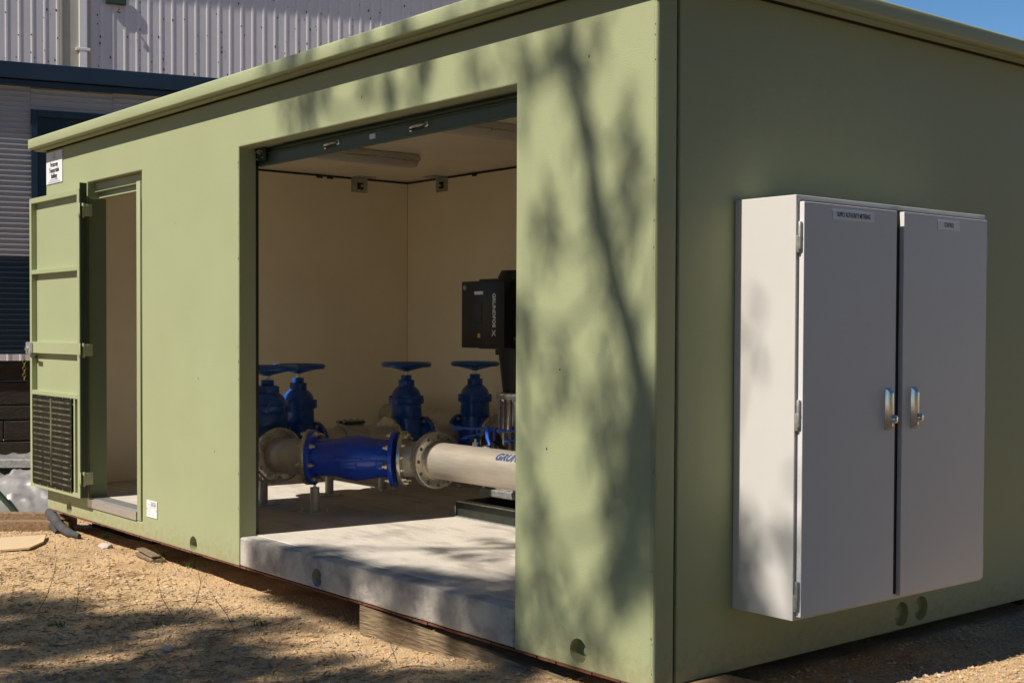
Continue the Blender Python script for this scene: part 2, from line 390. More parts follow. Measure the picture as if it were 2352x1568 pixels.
# linings (joints open at the corners, black sealant behind)
MB().box(-5.946, -5.94, .108, 3.07, .16, 2.528).build('wall_lining', m_cream, B)
MB().box(-5.939, -.07, 3.072, 3.078, .16, 2.528).build('wall_lining', m_cream, B)
MB().box(-.072, -.066, .12, 3.07, .16, 2.528).build('wall_lining', m_cream, B)
MB().box(-5.939, -5.28, .107, .111, .16, 2.528).build('wall_lining', m_cream, B)
MB().box(-4.367, -3.2, .107, .111, .16, 2.528).build('wall_lining', m_cream, B)
sl = MB().box(-5.948, -.064, 3.0795, 3.09, .16, 2.546).box(-5.949, -5.947, .107, 3.08, .16, 2.546)
for (x, y) in ((-5.0, 3.071), (-3.6, 3.071), (-2.2, 3.071)): sl.box(x-.03, x+.03, y-.004, y, 2.515, 2.54)
for y in (.9, 2.2, 2.3): sl.box(-5.94, -5.936, y-.03, y+.03, 2.515, 2.54)
sl.build('joint_sealant', m_seal, B)
MB().box(-5.95, -.0625, .107, 3.079, 2.546, 2.5475).build('ceiling', m_ceil, B)
# roof with drip edge
rf = MB()
rf.box(-L-.097, .097, -.097, W+.09, 2.549, 2.621)
roof = rf.build('roof', m_roof, B, bevel=.011, seg=3, smooth=40)
MB().box(-L+.002, -.002, .004, .1, 2.5335, 2.5455).box(-L+.004, -L+.05, .1005, W-.012, 2.5335, 2.5455).box(-.055, -.002, .1005, W-.012, 2.5335, 2.5455).box(-L+.051, -.0555, 3.095, W-.012, 2.5335, 2.5455).build('roof_bearing_strip', m_seal, B)
so = MB().box(-L-.06, .06, -.060, -.016, 2.536, 2.5485).box(.016, .06, -.0155, W+.05, 2.536, 2.5485).box(-L-.06, -L-.016, -.0155, W+.05, 2.536, 2.5485)
so.build('soffit_step', m_green, B, bevel=.002)
# floor slab: front edge exposed below the roller opening
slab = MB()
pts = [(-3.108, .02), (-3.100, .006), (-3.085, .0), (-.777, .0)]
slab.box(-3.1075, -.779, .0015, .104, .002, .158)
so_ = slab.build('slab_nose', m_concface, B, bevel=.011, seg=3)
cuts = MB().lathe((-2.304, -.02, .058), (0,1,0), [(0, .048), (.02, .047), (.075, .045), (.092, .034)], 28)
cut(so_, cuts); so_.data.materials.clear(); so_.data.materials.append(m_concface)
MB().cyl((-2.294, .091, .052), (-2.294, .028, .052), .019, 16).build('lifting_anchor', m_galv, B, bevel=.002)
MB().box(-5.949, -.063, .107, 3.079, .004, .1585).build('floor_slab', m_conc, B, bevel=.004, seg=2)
MB().box(-5.242, -4.45, .006, .1055, .093, .1425).build('door_threshold', m_conc, B)
re = MB()
x = -5.95
while x < -.05:
    n_ = random.uniform(.05, .22); re.box(x, x+n_, .0 - random.uniform(0,.0018)+.004, .03, -.007-random.uniform(0,.004), -.0005); x += n_+random.uniform(.0, .01)
re.build('rusty_bottom_edge', m_rustedge, B)
pit = MB()
rp = random.Random(5)
for _ in range(34):
    z = rp.uniform(.05, 2.4); r_ = rp.uniform(.0010,.0024); c_ = Vector((-.0075+rp.uniform(-.004,.004), 0, z)); c_.y = .003+(c_.x+.0075)*.4-.0006
    pit.poly([c_ + Vector((math.cos(t)*r_*.8, math.cos(t)*r_*.32, math.sin(t)*r_*1.5)) for t in [i*math.pi/3 for i in range(6)]])
for _ in range(12):
    z = rp.uniform(.2, 2.2); r_ = rp.uniform(.002,.004); c_ = Vector((-3.1185+rp.uniform(-.002,.002), -.0006, z))
    pit.poly([c_ + Vector((math.cos(t)*r_*.7, 0, math.sin(t)*r_*1.5)) for t in [i*math.pi/3 for i in range(6)]])
for x, z in ((-.505,1.13),(-.58,.82),(-1.9,2.36),(-5.0,1.4),(-3.9,1.9),(-3.6,1.0),(-.35,2.3),(-3.4,.6)):
    pit.poly([Vector((x+math.cos(t)*.0035, -.0007, z+math.sin(t)*.006)) for t in [i*math.pi/3 for i in range(6)]])
pit.build('surface_pit', m_seal, B, recalc=False, kind='stuff')
# roller door: guides, curtain end, bottom rail with handles
for x0 in (-3.178, -.77):
    MB().box(x0, x0+.03, .112, .140, .159, 2.50).build('roller_guide', m_black, B, bevel=.002)
cur = MB()
for k in range(5):
    z = 2.236 + k*.035
    cur.extrude_profile([(0,0),(.010,.006),(.012,.016),(.010,.026),(0,.032)], (-3.15, .152, z), (1,0,0), 2.41)
cur.extrude_profile([(0,0),(0,.005)], (-3.15, .1525, 2.411), (1,0,0), 2.41)
cur.build('roller_curtain', m_rail, B, recalc=False, smooth=60)
MB().lathe((-3.13, .36, 2.40), (1,0,0), [(0,.125),(2.36,.125)], 32).build('curtain_roll', m_rail, B, smooth=40)
rail = MB().box(-3.155, -.768, .132, .160, 2.168, 2.236).box(-3.155, -.768, .121, .1315, 2.166, 2.172).box(-3.155,-.768,.123,.1315,2.226,2.232).build('bottom_rail', m_rail, B, bevel=.0015)
for x in (-2.377, -1.626):
    hd = MB().tube([(x-.06,.131,2.197),(x-.055,.112,2.199),(x-.02,.103,2.202),(x+.02,.104,2.204),(x+.05,.114,2.208),(x+.058,.131,2.21)], [.006,.006,.008,.008,.006,.006], 8)
    hd.box(x+.045, x+.075, .127, .1315, 2.197, 2.222).box(x-.072, x-.05, .127, .1315, 2.188, 2.206)
    hd.build('pull_handle', m_chrome, rail, bevel=.001, smooth=40)
MB().box(-2.035, -1.985, .1305, .1318, 2.192, 2.216).build('door_sticker', m_sign, rail)
text('sticker_lettering', 'ROLLER', .011, (-2.010, .1300, 2.209), (1,0,0), (0,0,1), m_ink, rail, bold=.0003) if False else None
lk = MB().box(-3.112, -3.02, .108, .120, 2.19, 2.26).build('lock_bracket', m_dkgreen, B, bevel=.003)
MB().cyl((-3.075,.107,2.236),(-3.075,.094,2.236),.010,10).cyl((-3.04,.107,2.205),(-3.04,.100,2.205),.005,8).cyl((-3.1,.107,2.20),(-3.1,.100,2.20),.005,8).tube([(-3.112,.1,2.236),(-3.07,.094,2.245),(-3.03,.1,2.236)],.004,6).build('bolt', m_zinc, lk, smooth=40)
# person door frame
fr = MB()
fr.box(-4.447, -4.392, -.003, .104, .095, 2.19)
fr.build('door_jamb', m_door, B, bevel=.003, smooth=35)
MB().box(-4.391, -4.379, .012, .104, .10, 2.245).build('door_jamb', m_dkgreen, B)
MB().box(-5.241, -4.374, .052, .104, 2.190, 2.2505).box(-5.241, -4.45, .080, .104, 2.150, 2.1895).build('door_head', m_door, B, bevel=.003)
jb = MB().box(-5.241, -5.232, .004, .125, .15, 2.149).build('door_jamb', m_frameshade, B, bevel=.002)
sill = MB().box(-5.235, -4.449, -.006, .13, .1425, .149).box(-5.235, -4.449, -.0095, -.0065, .093, .149).build('door_sill', m_alu, B, bevel=.002)
MB().box(-5.235, -4.449, .0, .104, .1495, .1575).box(-5.235,-4.449,-.004,.008,.1495,.154).build('sill_tread', m_alu, sill, bevel=.002)
# open door leaf folded back against the wall
dl = thing('steel_door', 'green steel door leaf folded open flat against the wall at far left', 'door', (-5.2, -.05, .15)) if False else None
LEAF = MB().box(-6.112, -5.175, -.045, -.030, .160, 2.202).build('side_door', m_door, B, bevel=.002, label='green steel door leaf folded open flat against the wall')
def dpart(name, m, *b, bev=.0025):
    mb = MB(); [mb.box(*q) for q in b]; return mb.build(name, m, LEAF, bevel=bev)
dpart('stile', m_door, (-6.112, -6.075, -.083, -.0455, .160, 2.202)); 
st = dpart('stile', m_door, (-5.215, -5.175, -.083, -.0455, .160, 2.202))
dpart('edge_cover', m_dkgreen, (-5.1745, -5.166, -.080, -.032, .162, 2.24))
dpart('rail', m_door, (-6.0745, -5.2155, -.083, -.0455, 2.165, 2.202)); dpart('rail', m_door, (-6.0745, -5.2155, -.083, -.0455, .160, .19))
dpart('rail', m_door, (-6.0745, -5.2155, -.083, -.0455, 1.665, 1.695))
dpart('rail', m_door, (-6.0745, -5.2155, -.083, -.0455, 1.108, 1.188)); dpart('rail', m_door, (-6.0745, -5.2155, -.083, -.0455, .815, .845))
dpart('stile', m_door, (-5.285, -5.262, -.083, -.0455, .1905, .8145))
dpart('vent_mesh', m_mesh, (-6.045, -5.305, -.0885, -.0845, .186, .815), bev=0)
for k in range(15):
    z = .225+k*.0395
    for a, b in ((-6.03, -5.703), (-5.669, -5.32)):
        MB().hexa([(a,-.0890,z-.004),(b,-.0890,z-.004),(b,-.0887,z-.004),(a,-.0887,z-.004),(a,-.0902,z+.004),(b,-.0902,z+.004),(b,-.0887,z+.007),(a,-.0887,z+.007)]).build('louvre_blade', m_louvre, LEAF)
MB().box(-5.70, -5.672, -.0906, -.0887, .20, .80).build('louvre_mullion', m_louvre, LEAF)
vb = MB()
for k in range(6):
    for z in (.192, .809): vb.cyl((-6.035+k*.144, -.089, z), (-6.035+k*.144, -.0935, z), .0055, 8)
for k in range(1, 7):
    for x in (-6.038, -5.312): vb.cyl((x, -.089, .192+k*.088), (x, -.0935, .192+k*.088), .0055, 8)
vb.build('rivet', m_chrome, LEAF, kind='stuff')
lo = MB().box(-6.142, -6.05, -.105, -.0835, 1.10, 1.185).box(-6.16, -6.125, -.088, -.05, 1.11, 1.175).build('lock_case', m_alu, LEAF, bevel=.006)
MB().cyl((-6.10,-.106,1.14),(-6.10,-.125,1.14),.014,12).build('lock_knob', m_chrome, lo, bevel=.002)
MB().tube([(-6.05,-.088,1.083),(-5.96,-.092,1.083)],.012,8).build('lever_handle', m_dkgreen, LEAF)
for z in (2.06, 1.14, .29):
    h = MB().box(-5.180, -5.150, -.088, -.083, z-.045, z+.045).cyl((-5.160, -.06, z-.05), (-5.160, -.06, z+.045), .009, 10).box(-5.163, -5.158, -.060, .0, z-.04, z+.04)
    h.build('hinge', m_door, LEAF, bevel=.001, smooth=40)
    MB().cyl((-5.156,-.0885,z-.035),(-5.156,-.092,z-.035),.007,8).build('bolt', m_zinc, LEAF)
# angle brackets at the ceiling
def brk(name, pl, top, wash, bolt):
    b = MB().box(*pl).box(*top).build('angle_bracket', m_galv, B, bevel=.001)
    MB().box(*wash).build('washer_plate', m_seal, b, bevel=.001); q = MB(); q.cyl(*bolt).build('bolt', m_zinc, b)
brk('l', (-5.9395,-5.933,2.505,2.66,2.425,2.545), (-5.9325,-5.80,2.505,2.66,2.539,2.545), (-5.9325,-5.929,2.56,2.62,2.45,2.505), ((-5.928,2.59,2.478),(-5.905,2.59,2.478),.012,8))
brk('r', (-5.52,-5.36,3.064,3.071,2.425,2.545), (-5.52,-5.36,2.93,3.0635,2.539,2.545), (-5.47,-5.41,3.060,3.0635,2.45,2.505), ((-5.44,3.0595,2.478),(-5.44,3.035,2.478),.012,8))

# ---- signs
S1 = thing('company_sign', 'white company sign screwed to wall top beneath the roof corner', 'sign', (-5.83, -.003, 2.41))
SG = MB().box(-5.985, -5.680, -.006, -.001, 2.297, 2.518).build('sign_panel', m_sign, S1, bevel=.001)
for i, t in enumerate(('Portacrete', 'Transportable', 'Buildings')):
    text('lettering', t, .047, (-5.832, -.0068, 2.428-i*.040), (1,0,0), (0,0,1), m_ink, S1, bold=.0008, xs=.70)
lg = MB(); lg.torus((-5.832, -.0065, 2.490), (0,1,0), .018, .0016, 20, 4); lg.box(-5.855,-5.81,-.0072,-.0062,2.470,2.474); lg.build('logo', m_inkgrey, S1)
li = MB()
for z, a in ((2.322, .08), (2.308, .11)):
    x = -a
    while x < a: q = random.uniform(.006, .014); li.box(-5.832+x, -5.832+min(a,x+q), -.0072, -.0062, z-.003, z+.003); x += q+.004
li.build('fine_print', m_inkgrey, S1)
S2 = thing('compliance_plate', 'small white compliance plate low on the green wall right of the side door', 'plate', (-4.225, -.003, .19))
MB().box(-4.300, -4.152, -.005, -.001, .136, .238).build('plate_panel', m_sign, S2, bevel=.0008)
q = MB()
for k, (a, b, z, t) in enumerate(((-4.235,-4.170,.228,.003),(-4.235,-4.165,.219,.003),(-4.240,-4.165,.210,.004),(-4.285,-4.25,.215,.0015),(-4.285,-4.17,.198,.001),(-4.285,-4.24,.185,.001),(-4.285,-4.24,.170,.001),(-4.285,-4.24,.155,.001))): q.box(a, b, -.0062, -.0052, z-t, z+t)
q.build('fine_print', m_inkgrey, S2)
for x in (-4.293, -4.159): MB().cyl((x,-.005,.186),(x,-.008,.186),.004,8).build('screw', m_zinc, S2)

# ------------------------------------------------------------------ electrical cabinet on the end wall
C = thing('electrical_cabinet', 'white two door electrical cabinet mounted on the shaded green end wall', 'cabinet', (.14, 1.04, .24))
MB().box(.0015, .284, .420, 1.668, .240, 1.767).build('cabinet_body', m_white, C, bevel=.0025, seg=2)
MB().box(.2845, .2905, .445, 1.645, .262, 1.748).build('door_gasket', m_seal, C)
for (y0, y1, lab, lt, ls, ly, lz, lw) in ((.431, .997, 'wide left cabinet door with the supply authority label', 'SUPPLY AUTHORITY METERING', .024, .722, 1.706, .127), (1.044, 1.638, 'right cabinet door with the control label', 'CONTROL', .024, 1.352, 1.706, .08)):
    d = MB().box(.291, .3115, y0, y1, .256, 1.742).build('door', m_whitedoor, C, bevel=.002, label=lab)
    p = MB().box(.3118, .3132, ly-lw, ly+lw, lz-.0185, lz+.0185).build('door_label', m_label, d, bevel=.0004)
    text('lettering', lt, ls, (.3135, ly, lz), (0,1,0), (0,0,1), m_ink, d, bold=.0005, extrude=.0002, xs=.60)
    hy = .948 if y0 < .9 else 1.118; hz = .985
    hh = MB(); pr = [(-.014,0),(-.010,.020),(.010,.020),(.014,0)]
    hh.hexa([(.3118,hy-.019,hz-.083),(.3118,hy+.019,hz-.083),(.3118,hy+.019,hz+.083),(.3118,hy-.019,hz+.083),
             (.334,hy-.006,hz-.067),(.334,hy+.008,hz-.067),(.334,hy+.008,hz+.062),(.334,hy-.006,hz+.062)])
    ho = hh.build('handle', m_chrome, d, bevel=.002, seg=3, smooth=30)
    MB().lathe((.330, hy+.008, hz-.038), (1,.35,0), [(0,.017),(.012,.017),(.018,.013),(.020,.006)], 20).build('lock_barrel', m_chrome, d, smooth=40)
# hinges (left side of the left door; right side of the right door)
for hz in (1.62, .985, .335):
    MB().cyl((.2995, .4235, hz-.048), (.2995, .4235, hz+.050), .0075, 12).cyl((.2995,.4235,hz-.003),(.2995,.4235,hz-.001),.009,12).box(.287,.2985,.418,.430,hz-.06,hz+.002).build('hinge', m_galv, C, bevel=.001, smooth=40)
    MB().cyl((.302, 1.646, hz-.048), (.302, 1.646, hz+.050), .0055, 10).build('hinge', m_galv, C, smooth=40)

# ------------------------------------------------------------------ plant inside
FS = .1585
def bolts(mb, c, d, rad, n, r=.011, l=.03, ph=0.):
    c = Vector(c); d = Vector(d).normalized(); a = d.orthogonal().normalized(); b = d.cross(a)
    for i in range(n):
        t = 2*math.pi*(i+ph)/n; o = c + (a*math.cos(t) + b*math.sin(t))*rad
        mb.lathe(o, d, [(0, r*1.45), (l*.5, r*1.45), (l*.5, r*.8), (l, r*.8)], 6)
def flange(name, c, d, m, parent, ro=.170, ri=.108, t=.026, nh=12, hr=.0115, holes=True):
    d = Vector(d).normalized(); c = Vector(c)
    mb = MB(); n = 48; a = d.orthogonal().normalized(); b = d.cross(a)
    o = MB().lathe(c, d, [(0, ro), (t, ro)], 48).build(name, m, parent, bevel=.002, smooth=40)
    if holes:
        cu = MB()
        for i in range(nh):
            th = 2*math.pi*(i+.5)/nh; q = c + (a*math.cos(th)+b*math.sin(th))*(ro*.868); cu.cyl(q - d*.02, q + d*(t+.02), hr, 12)
        cut(o, cu); o.data.materials.clear(); o.data.materials.append(m)
    return o
PZ = .499
# manifold pipe with flange, the large bright one
PM = thing('manifold_pipe', 'large bright stainless steel manifold pipe with drilled flange in front of the pumps', 'pipe', (-2.2, 1.29, PZ))
MB().lathe((-3.045, 1.29, PZ), (1,0,0), [(0,.111),(.035,.1095),(2.15,.1095)], 56).build('pipe_barrel', m_steel, PM, smooth=30)
flange('flange', (-3.075, 1.29, PZ), (1,0,0), m_flange, PM, holes=True)
MB().torus((-3.047,1.29,PZ),(1,0,0),.113,.006,40,6).build('weld_ring', m_flange, PM, smooth=60)
me = text_mesh('GRUNDFOS', .068, bold=.0032, extrude=0., align='LEFT', shear=.25, spacing=1.0)
# subdivide so that the letters follow the barrel, then wrap
bmx = bmesh.new(); bmx.from_mesh(me); bmesh.ops.subdivide_edges(bmx, edges=[e for e in bmx.edges if e.calc_length() > .012], cuts=2); bmx.to_mesh(me); bmx.free()
oo = origin(PM)
for v in me.vertices:
    th = R(46) + v.co.y/.1102; v.co = Vector((-2.405 + v.co.x, 1.29 - math.cos(th)*.1102, PZ + math.sin(th)*.1102)) - oo
me.materials.append(m_blueink); lo_ = bpy.data.objects.new('pipe_lettering', me); COL.objects.link(lo_); lo_.parent = PM
# small nickel valve stub on top of the pipe
MB().cyl((-2.69,1.29,PZ+.1),(-2.69,1.29,PZ+.135),.018,6).cyl((-2.69,1.29,PZ+.135),(-2.69,1.29,PZ+.155),.010,10).build('vent_plug', m_chrome, PM, bevel=.001)
MB().lathe((-2.63,1.33,PZ+.085),(0,0,1),[(0,.03),(.03,.03),(.035,.02)],16).build('branch_socket', m_chrome, PM, smooth=40)

# mitred bends and the diagonal check valve
v0 = Vector((-3.693, .797, PZ)); v1 = Vector((-3.289, 1.157, PZ)); vd = (v1-v0).normalized()
BR = thing('pipe_bend', 'short mitred steel bend between check valve and bright manifold flange', 'pipe', (-3.17, 1.25, PZ))
MB().tube([v1 + vd*.04, Vector((-3.185, 1.262, PZ)), Vector((-3.14,1.288,PZ)), Vector((-3.10, 1.29, PZ))], .1075, 40).build('bend_barrel', m_dullsteel, BR, smooth=50)
flange('flange', (-3.103, 1.29, PZ), (1,0,0), m_flange, BR, holes=False)
fb = flange('flange', v1 + vd*.030, vd, m_flange, BR, t=.022, holes=False)
q = MB(); bolts(q, v1 + vd*.0525, vd, .147, 12, .0095, .022, .5); q.build('bolt', m_zinc, fb, kind='stuff')
q = MB(); bolts(q, (-3.104,1.29,PZ), (-1,0,0), .147, 12, .010, .03, .5); q.build('bolt', m_zinc, BR, kind='stuff')
CV = thing('check_valve', 'bulging blue check valve set diagonally between two flanged steel pipes', 'valve', tuple((v0+v1)/2))
Lv = (v1-v0).length
MB().lathe(v0, vd, [(0.027,.116),(.10,.116),(.15,.118),(.19,.124),(.24,.137),(.29,.141),(.34,.137),(.39,.124),(.43,.118),(Lv-.0275,.116)], 48).build('valve_body', m_cvblue, CV, smooth=50)
side = vd.cross(Vector((0,0,1)))
MB().obox(v0 + vd*.27 + side*.13 + Vector((0,0,.0)), vd*.085, side*.02, Vector((0,0,.012))).obox(v0+vd*.27+side*.143+Vector((0,0,-.03)), vd*.05, side*.004, Vector((0,0,.022))).build('cast_rib', m_cvblue, CV, bevel=.006, seg=3, smooth=50)
MB().lathe(v0+vd*.46+side*.10+Vector((0,0,-.03)), side, [(0,.03),(.02,.028),(.022,.02)], 16).build('hinge_boss', m_cvblue, CV, smooth=40)
for (p, dd, s_) in ((v0, vd, 1), (v1, -vd, -1)):
    f = MB().lathe(p, dd, [(0,.170),(.027,.170)], 48).build('flange', m_cvblue, CV, bevel=.003, smooth=40)
    q = MB(); bolts(q, p + dd*.0272, dd, .147, 8, .011, .032, .5); q.build('bolt', m_zinc, f, kind='stuff')
ST = thing('pipe_stub', 'dull steel stub pipe with bright flange left of the diagonal check valve', 'pipe', (-3.85, .74, PZ))
MB().tube([Vector((-3.94,.715,PZ)), Vector((-3.82,.716,PZ)), Vector((-3.775,.732,PZ)), v0 - vd*.03], .1095, 40).build('stub_barrel', m_dullsteel, ST, smooth=50)
f1 = flange('flange', (-3.968, .715, PZ), (1,0,0), m_flange, ST, holes=True)
q = MB(); bolts(q, Vector((-3.968,.715,PZ))+Vector((.0265,0,0)), (1,0,0), .147, 12, .0105, .018, .5); q.build('bolt', m_dullsteel, ST, kind='stuff')
f2 = flange('flange', v0 - vd*.026, vd, m_flange, ST, t=.024, holes=False)
q = MB(); bolts(q, v0 - vd*.027, -vd, .147, 8, .0105, .03, .5); q.build('bolt', m_zinc, ST, kind='stuff')

# gate valve prototype, axis along local x, origin on the pipe axis
def make_gate_valve(label):
    t = thing('gate_valve', label, 'valve', (0,0,0), 'blue gate valves with handwheels inside the building')
    Z = (0,0,1); k = .88
    MB().lathe((0,0,-.14), Z, [(0,.06),(.03,.105),(.10,.122),(.18,.122),(.22,.117),(.30,.112),(.303,.120),(.262+.045,.120)][:6], 32, sx=k, flat=(1,0,0)).build('valve_body', m_blue, t, smooth=50)
    MB().lathe((-.115,0,0), (1,0,0), [(0,.118),(.03,.104),(.2,.104),(.23,.118)], 32).build('valve_waist', m_blue, t, smooth=40)
    MB().lathe((0,0,.160), Z, [(0,.122),(.006,.126),(.095,.122),(.104,.118)], 32, sx=.8, flat=(1,0,0)).build('bonnet_skirt', m_blue, t, smooth=40)
    b = MB().lathe((0,0,.2645), Z, [(0,.134),(.010,.139),(.040,.139),(.046,.122)], 36, sx=.86, flat=(1,0,0)).build('bonnet_flange', m_blue, t, smooth=40)
    q = MB()
    for i in range(8): q.cyl((math.cos(i*math.pi/4+.39)*.112, math.sin(i*math.pi/4+.39)*.128, .262), (math.cos(i*math.pi/4+.39)*.112, math.sin(i*math.pi/4+.39)*.128, .318), .0105, 8)
    q.build('bolt', m_blue, b, kind='stuff')
    MB().lathe((0,0,.310), Z, [(0,.113),(.02,.110),(.045,.099),(.065,.080),(.078,.062)], 32, sx=.9, flat=(1,0,0)).build('bonnet_dome', m_blue, t, smooth=60)
    MB().lathe((0,0,.382), Z, [(0,.057),(.05,.057)], 24).lathe((0,0,.4322), Z, [(0,.040),(.034,.040)], 6).build('packing_gland', m_blue, t, bevel=.003, smooth=30)
    MB().obox((.0,.052,.405),(.02,0,0),(0,.016,0),(0,0,.022)).obox((.0,-.052,.405),(.02,0,0),(0,.016,0),(0,0,.022)).build('gland_lug', m_blue, t, bevel=.004)
    MB().cyl((0,0,.466),(0,0,.50),.012,10).build('stem', m_zinc, t, smooth=40)
    hw = MB().torus((0,0,.541), Z, .161, .0185, 44, 10)
    hw.lathe((0,0,.492), Z, [(0,.022),(.004,.027),(.030,.027),(.034,.02)], 16)
    for i in range(4):
        a = i*math.pi/2+.5; c_, s_ = math.cos(a), math.sin(a)
        hw.hexa([(c_*.02-s_*.02, s_*.02+c_*.02,.496),(c_*.16-s_*.012, s_*.16+c_*.012,.529),(c_*.16+s_*.012, s_*.16-c_*.012,.529),(c_*.02+s_*.02, s_*.02-c_*.02,.496),
                 (c_*.02-s_*.02, s_*.02+c_*.02,.516),(c_*.16-s_*.012, s_*.16+c_*.012,.545),(c_*.16+s_*.012, s_*.16-c_*.012,.545),(c_*.02+s_*.02, s_*.02-c_*.02,.516)])
    hw.build('handwheel', m_blue, t, smooth=50)
    for s_ in (-1, 1):
        f = MB().lathe((s_*.117,0,0), (s_,0,0), [(0,.165),(.028,.170)], 40).build('flange', m_blue, t, bevel=.003, smooth=40)
        q = MB(); bolts(q, (s_*.1165,0,0), (-s_,0,0), .145, 8, .010, .022, .5); q.build('bolt', m_zinc, f, kind='stuff')
    MB().box(-.035,.035,-.125,-.122,.19,.235).build('cast_plate', m_blue, t, bevel=.001)
    return t
gv = make_gate_valve('large blue gate valve nearest the left edge of the roller opening')
spots = [((-4.118,.724), 0., None), ((-4.38,1.10), 90., 'blue gate valve with sunlit cap, second from the left behind the nearest valve'),
         ((-4.41,2.00), 90., 'blue gate valve in front of the room corner, third handwheel from the left'), ((-4.33,2.56), 20., 'blue gate valve beside the black drive box, rightmost handwheel')]
for i, ((x, y), a, lab) in enumerate(spots):
    o = gv if i == 0 else copy_tree(gv)
    o.location = (x, y, PZ-.005); o.rotation_euler = (0,0,R(a)); o.scale = (1.1,1.1,1.) if i == 0 else (1,1,1)
    if lab: o['label'] = lab
# rear header between the two rear valves
RH = thing('rear_pipe', 'dull beige steel pipe with bolted coupling behind the check valve', 'pipe', (-4.4, 1.54, PZ))
MB().cyl((-4.405, 1.225, PZ), (-4.405, 1.855, PZ), .1095, 40).build('pipe_barrel', m_dullsteel, RH, smooth=30)
for y in (1.226, 1.83): flange('flange', (-4.405, y, PZ), (0,1,0), m_flange, RH, t=.024, holes=False)
cp = MB().lathe((-4.405,1.44,PZ), (0,1,0), [(0,.128),(.02,.142),(.16,.142),(.18,.128)], 40).build('coupling', m_dullsteel, RH, bevel=.002, smooth=40)
q = MB()
for k in range(4):
    for s_ in (-1, 1): q.cyl((-4.405+s_*.035, 1.455+k*.05, PZ+.13),(-4.405+s_*.035, 1.455+k*.05, PZ+.165),.010,8)
q.build('bolt', m_dullsteel, cp, kind='stuff')
MB().box(-4.47,-4.34,1.45,1.61,PZ+.135,PZ+.152).build('coupling_clamp', m_dkgreen, cp, bevel=.004)
R3 = thing('rear_flanged_pipe', 'short steel flanged pipe between the two right hand gate valves', 'pipe', (-4.39, 2.25, PZ))
MB().tube([(-4.41,2.15,PZ),(-4.41,2.26,PZ),(-4.43,2.36,PZ),(-4.50,2.43,PZ)], .1075, 32).build('pipe_barrel', m_dullsteel, R3, smooth=50)
flange('flange', (-4.41, 2.148, PZ), (0,1,0), m_flange, R3, t=.02, holes=False)
R4 = thing('branch_pipe', 'steel branch pipe with flange right of the rightmost gate valve', 'pipe', (-3.9, 2.66, PZ))
dR = Vector((math.cos(R(20)), math.sin(R(20)), 0)); s4 = Vector((-4.33,2.56,PZ)) + dR*.147
MB().cyl(s4, s4 + dR*1.5, .1085, 32).build('pipe_barrel', m_dullsteel, R4, smooth=30)
flange('flange', s4, dR, m_flange, R4, t=.024, holes=False)
R5 = thing('wall_pipe', 'low beige pipe running along the rear wall behind the valves', 'pipe', (-4.5, 2.85, PZ))
MB().cyl((-5.93, 2.86, PZ+.07), (-1.0, 2.86, PZ+.07), .085, 28).build('pipe_barrel', m_dullsteel, R5, smooth=30)

# pipe supports
def make_support(h):
    t = thing('pipe_support', '', 'pipe support', (0,0,0), 'steel pipe supports bolted to the floor')
    MB().box(-.075,.075,-.075,.075,0,.008).build('base_plate', m_dullsteel, t, bevel=.001)
    MB().cyl((0,0,.0085),(0,0,.155),.0285,20).build('post', m_dullsteel, t, smooth=30)
    MB().cyl((0,0,.156),(0,0,.235),.009,10).build('threaded_rod', m_zinc, t, smooth=40)
    q = MB()
    for a in (-.055,.055):
        for b in (-.055,.055): q.cyl((a,b,.0085),(a,b,.025),.008,6)
    q.build('bolt', m_zinc, t, kind='stuff')
    return t
sp = make_support(.2)
for i, (x, y, lab) in enumerate(((-3.679,.81,'pipe support below the left flange of the diagonal check valve'), (-4.19,.735,'pipe support under the nearest gate valve at the left jamb'),
        (-4.33,1.312,'pipe support standing beyond the sunlit floor patch, left of two'), (-4.32,1.737,'pipe support behind the check valve bulge, right end of sunlit patch'), (-4.20,2.33,'pipe support below the rightmost gate valve'))):
    o = sp if i == 0 else copy_tree(sp)
    o.location = (x, y, FS); o['label'] = lab; o.rotation_euler = (0,0,R((0,8,-5,4,0)[i]))

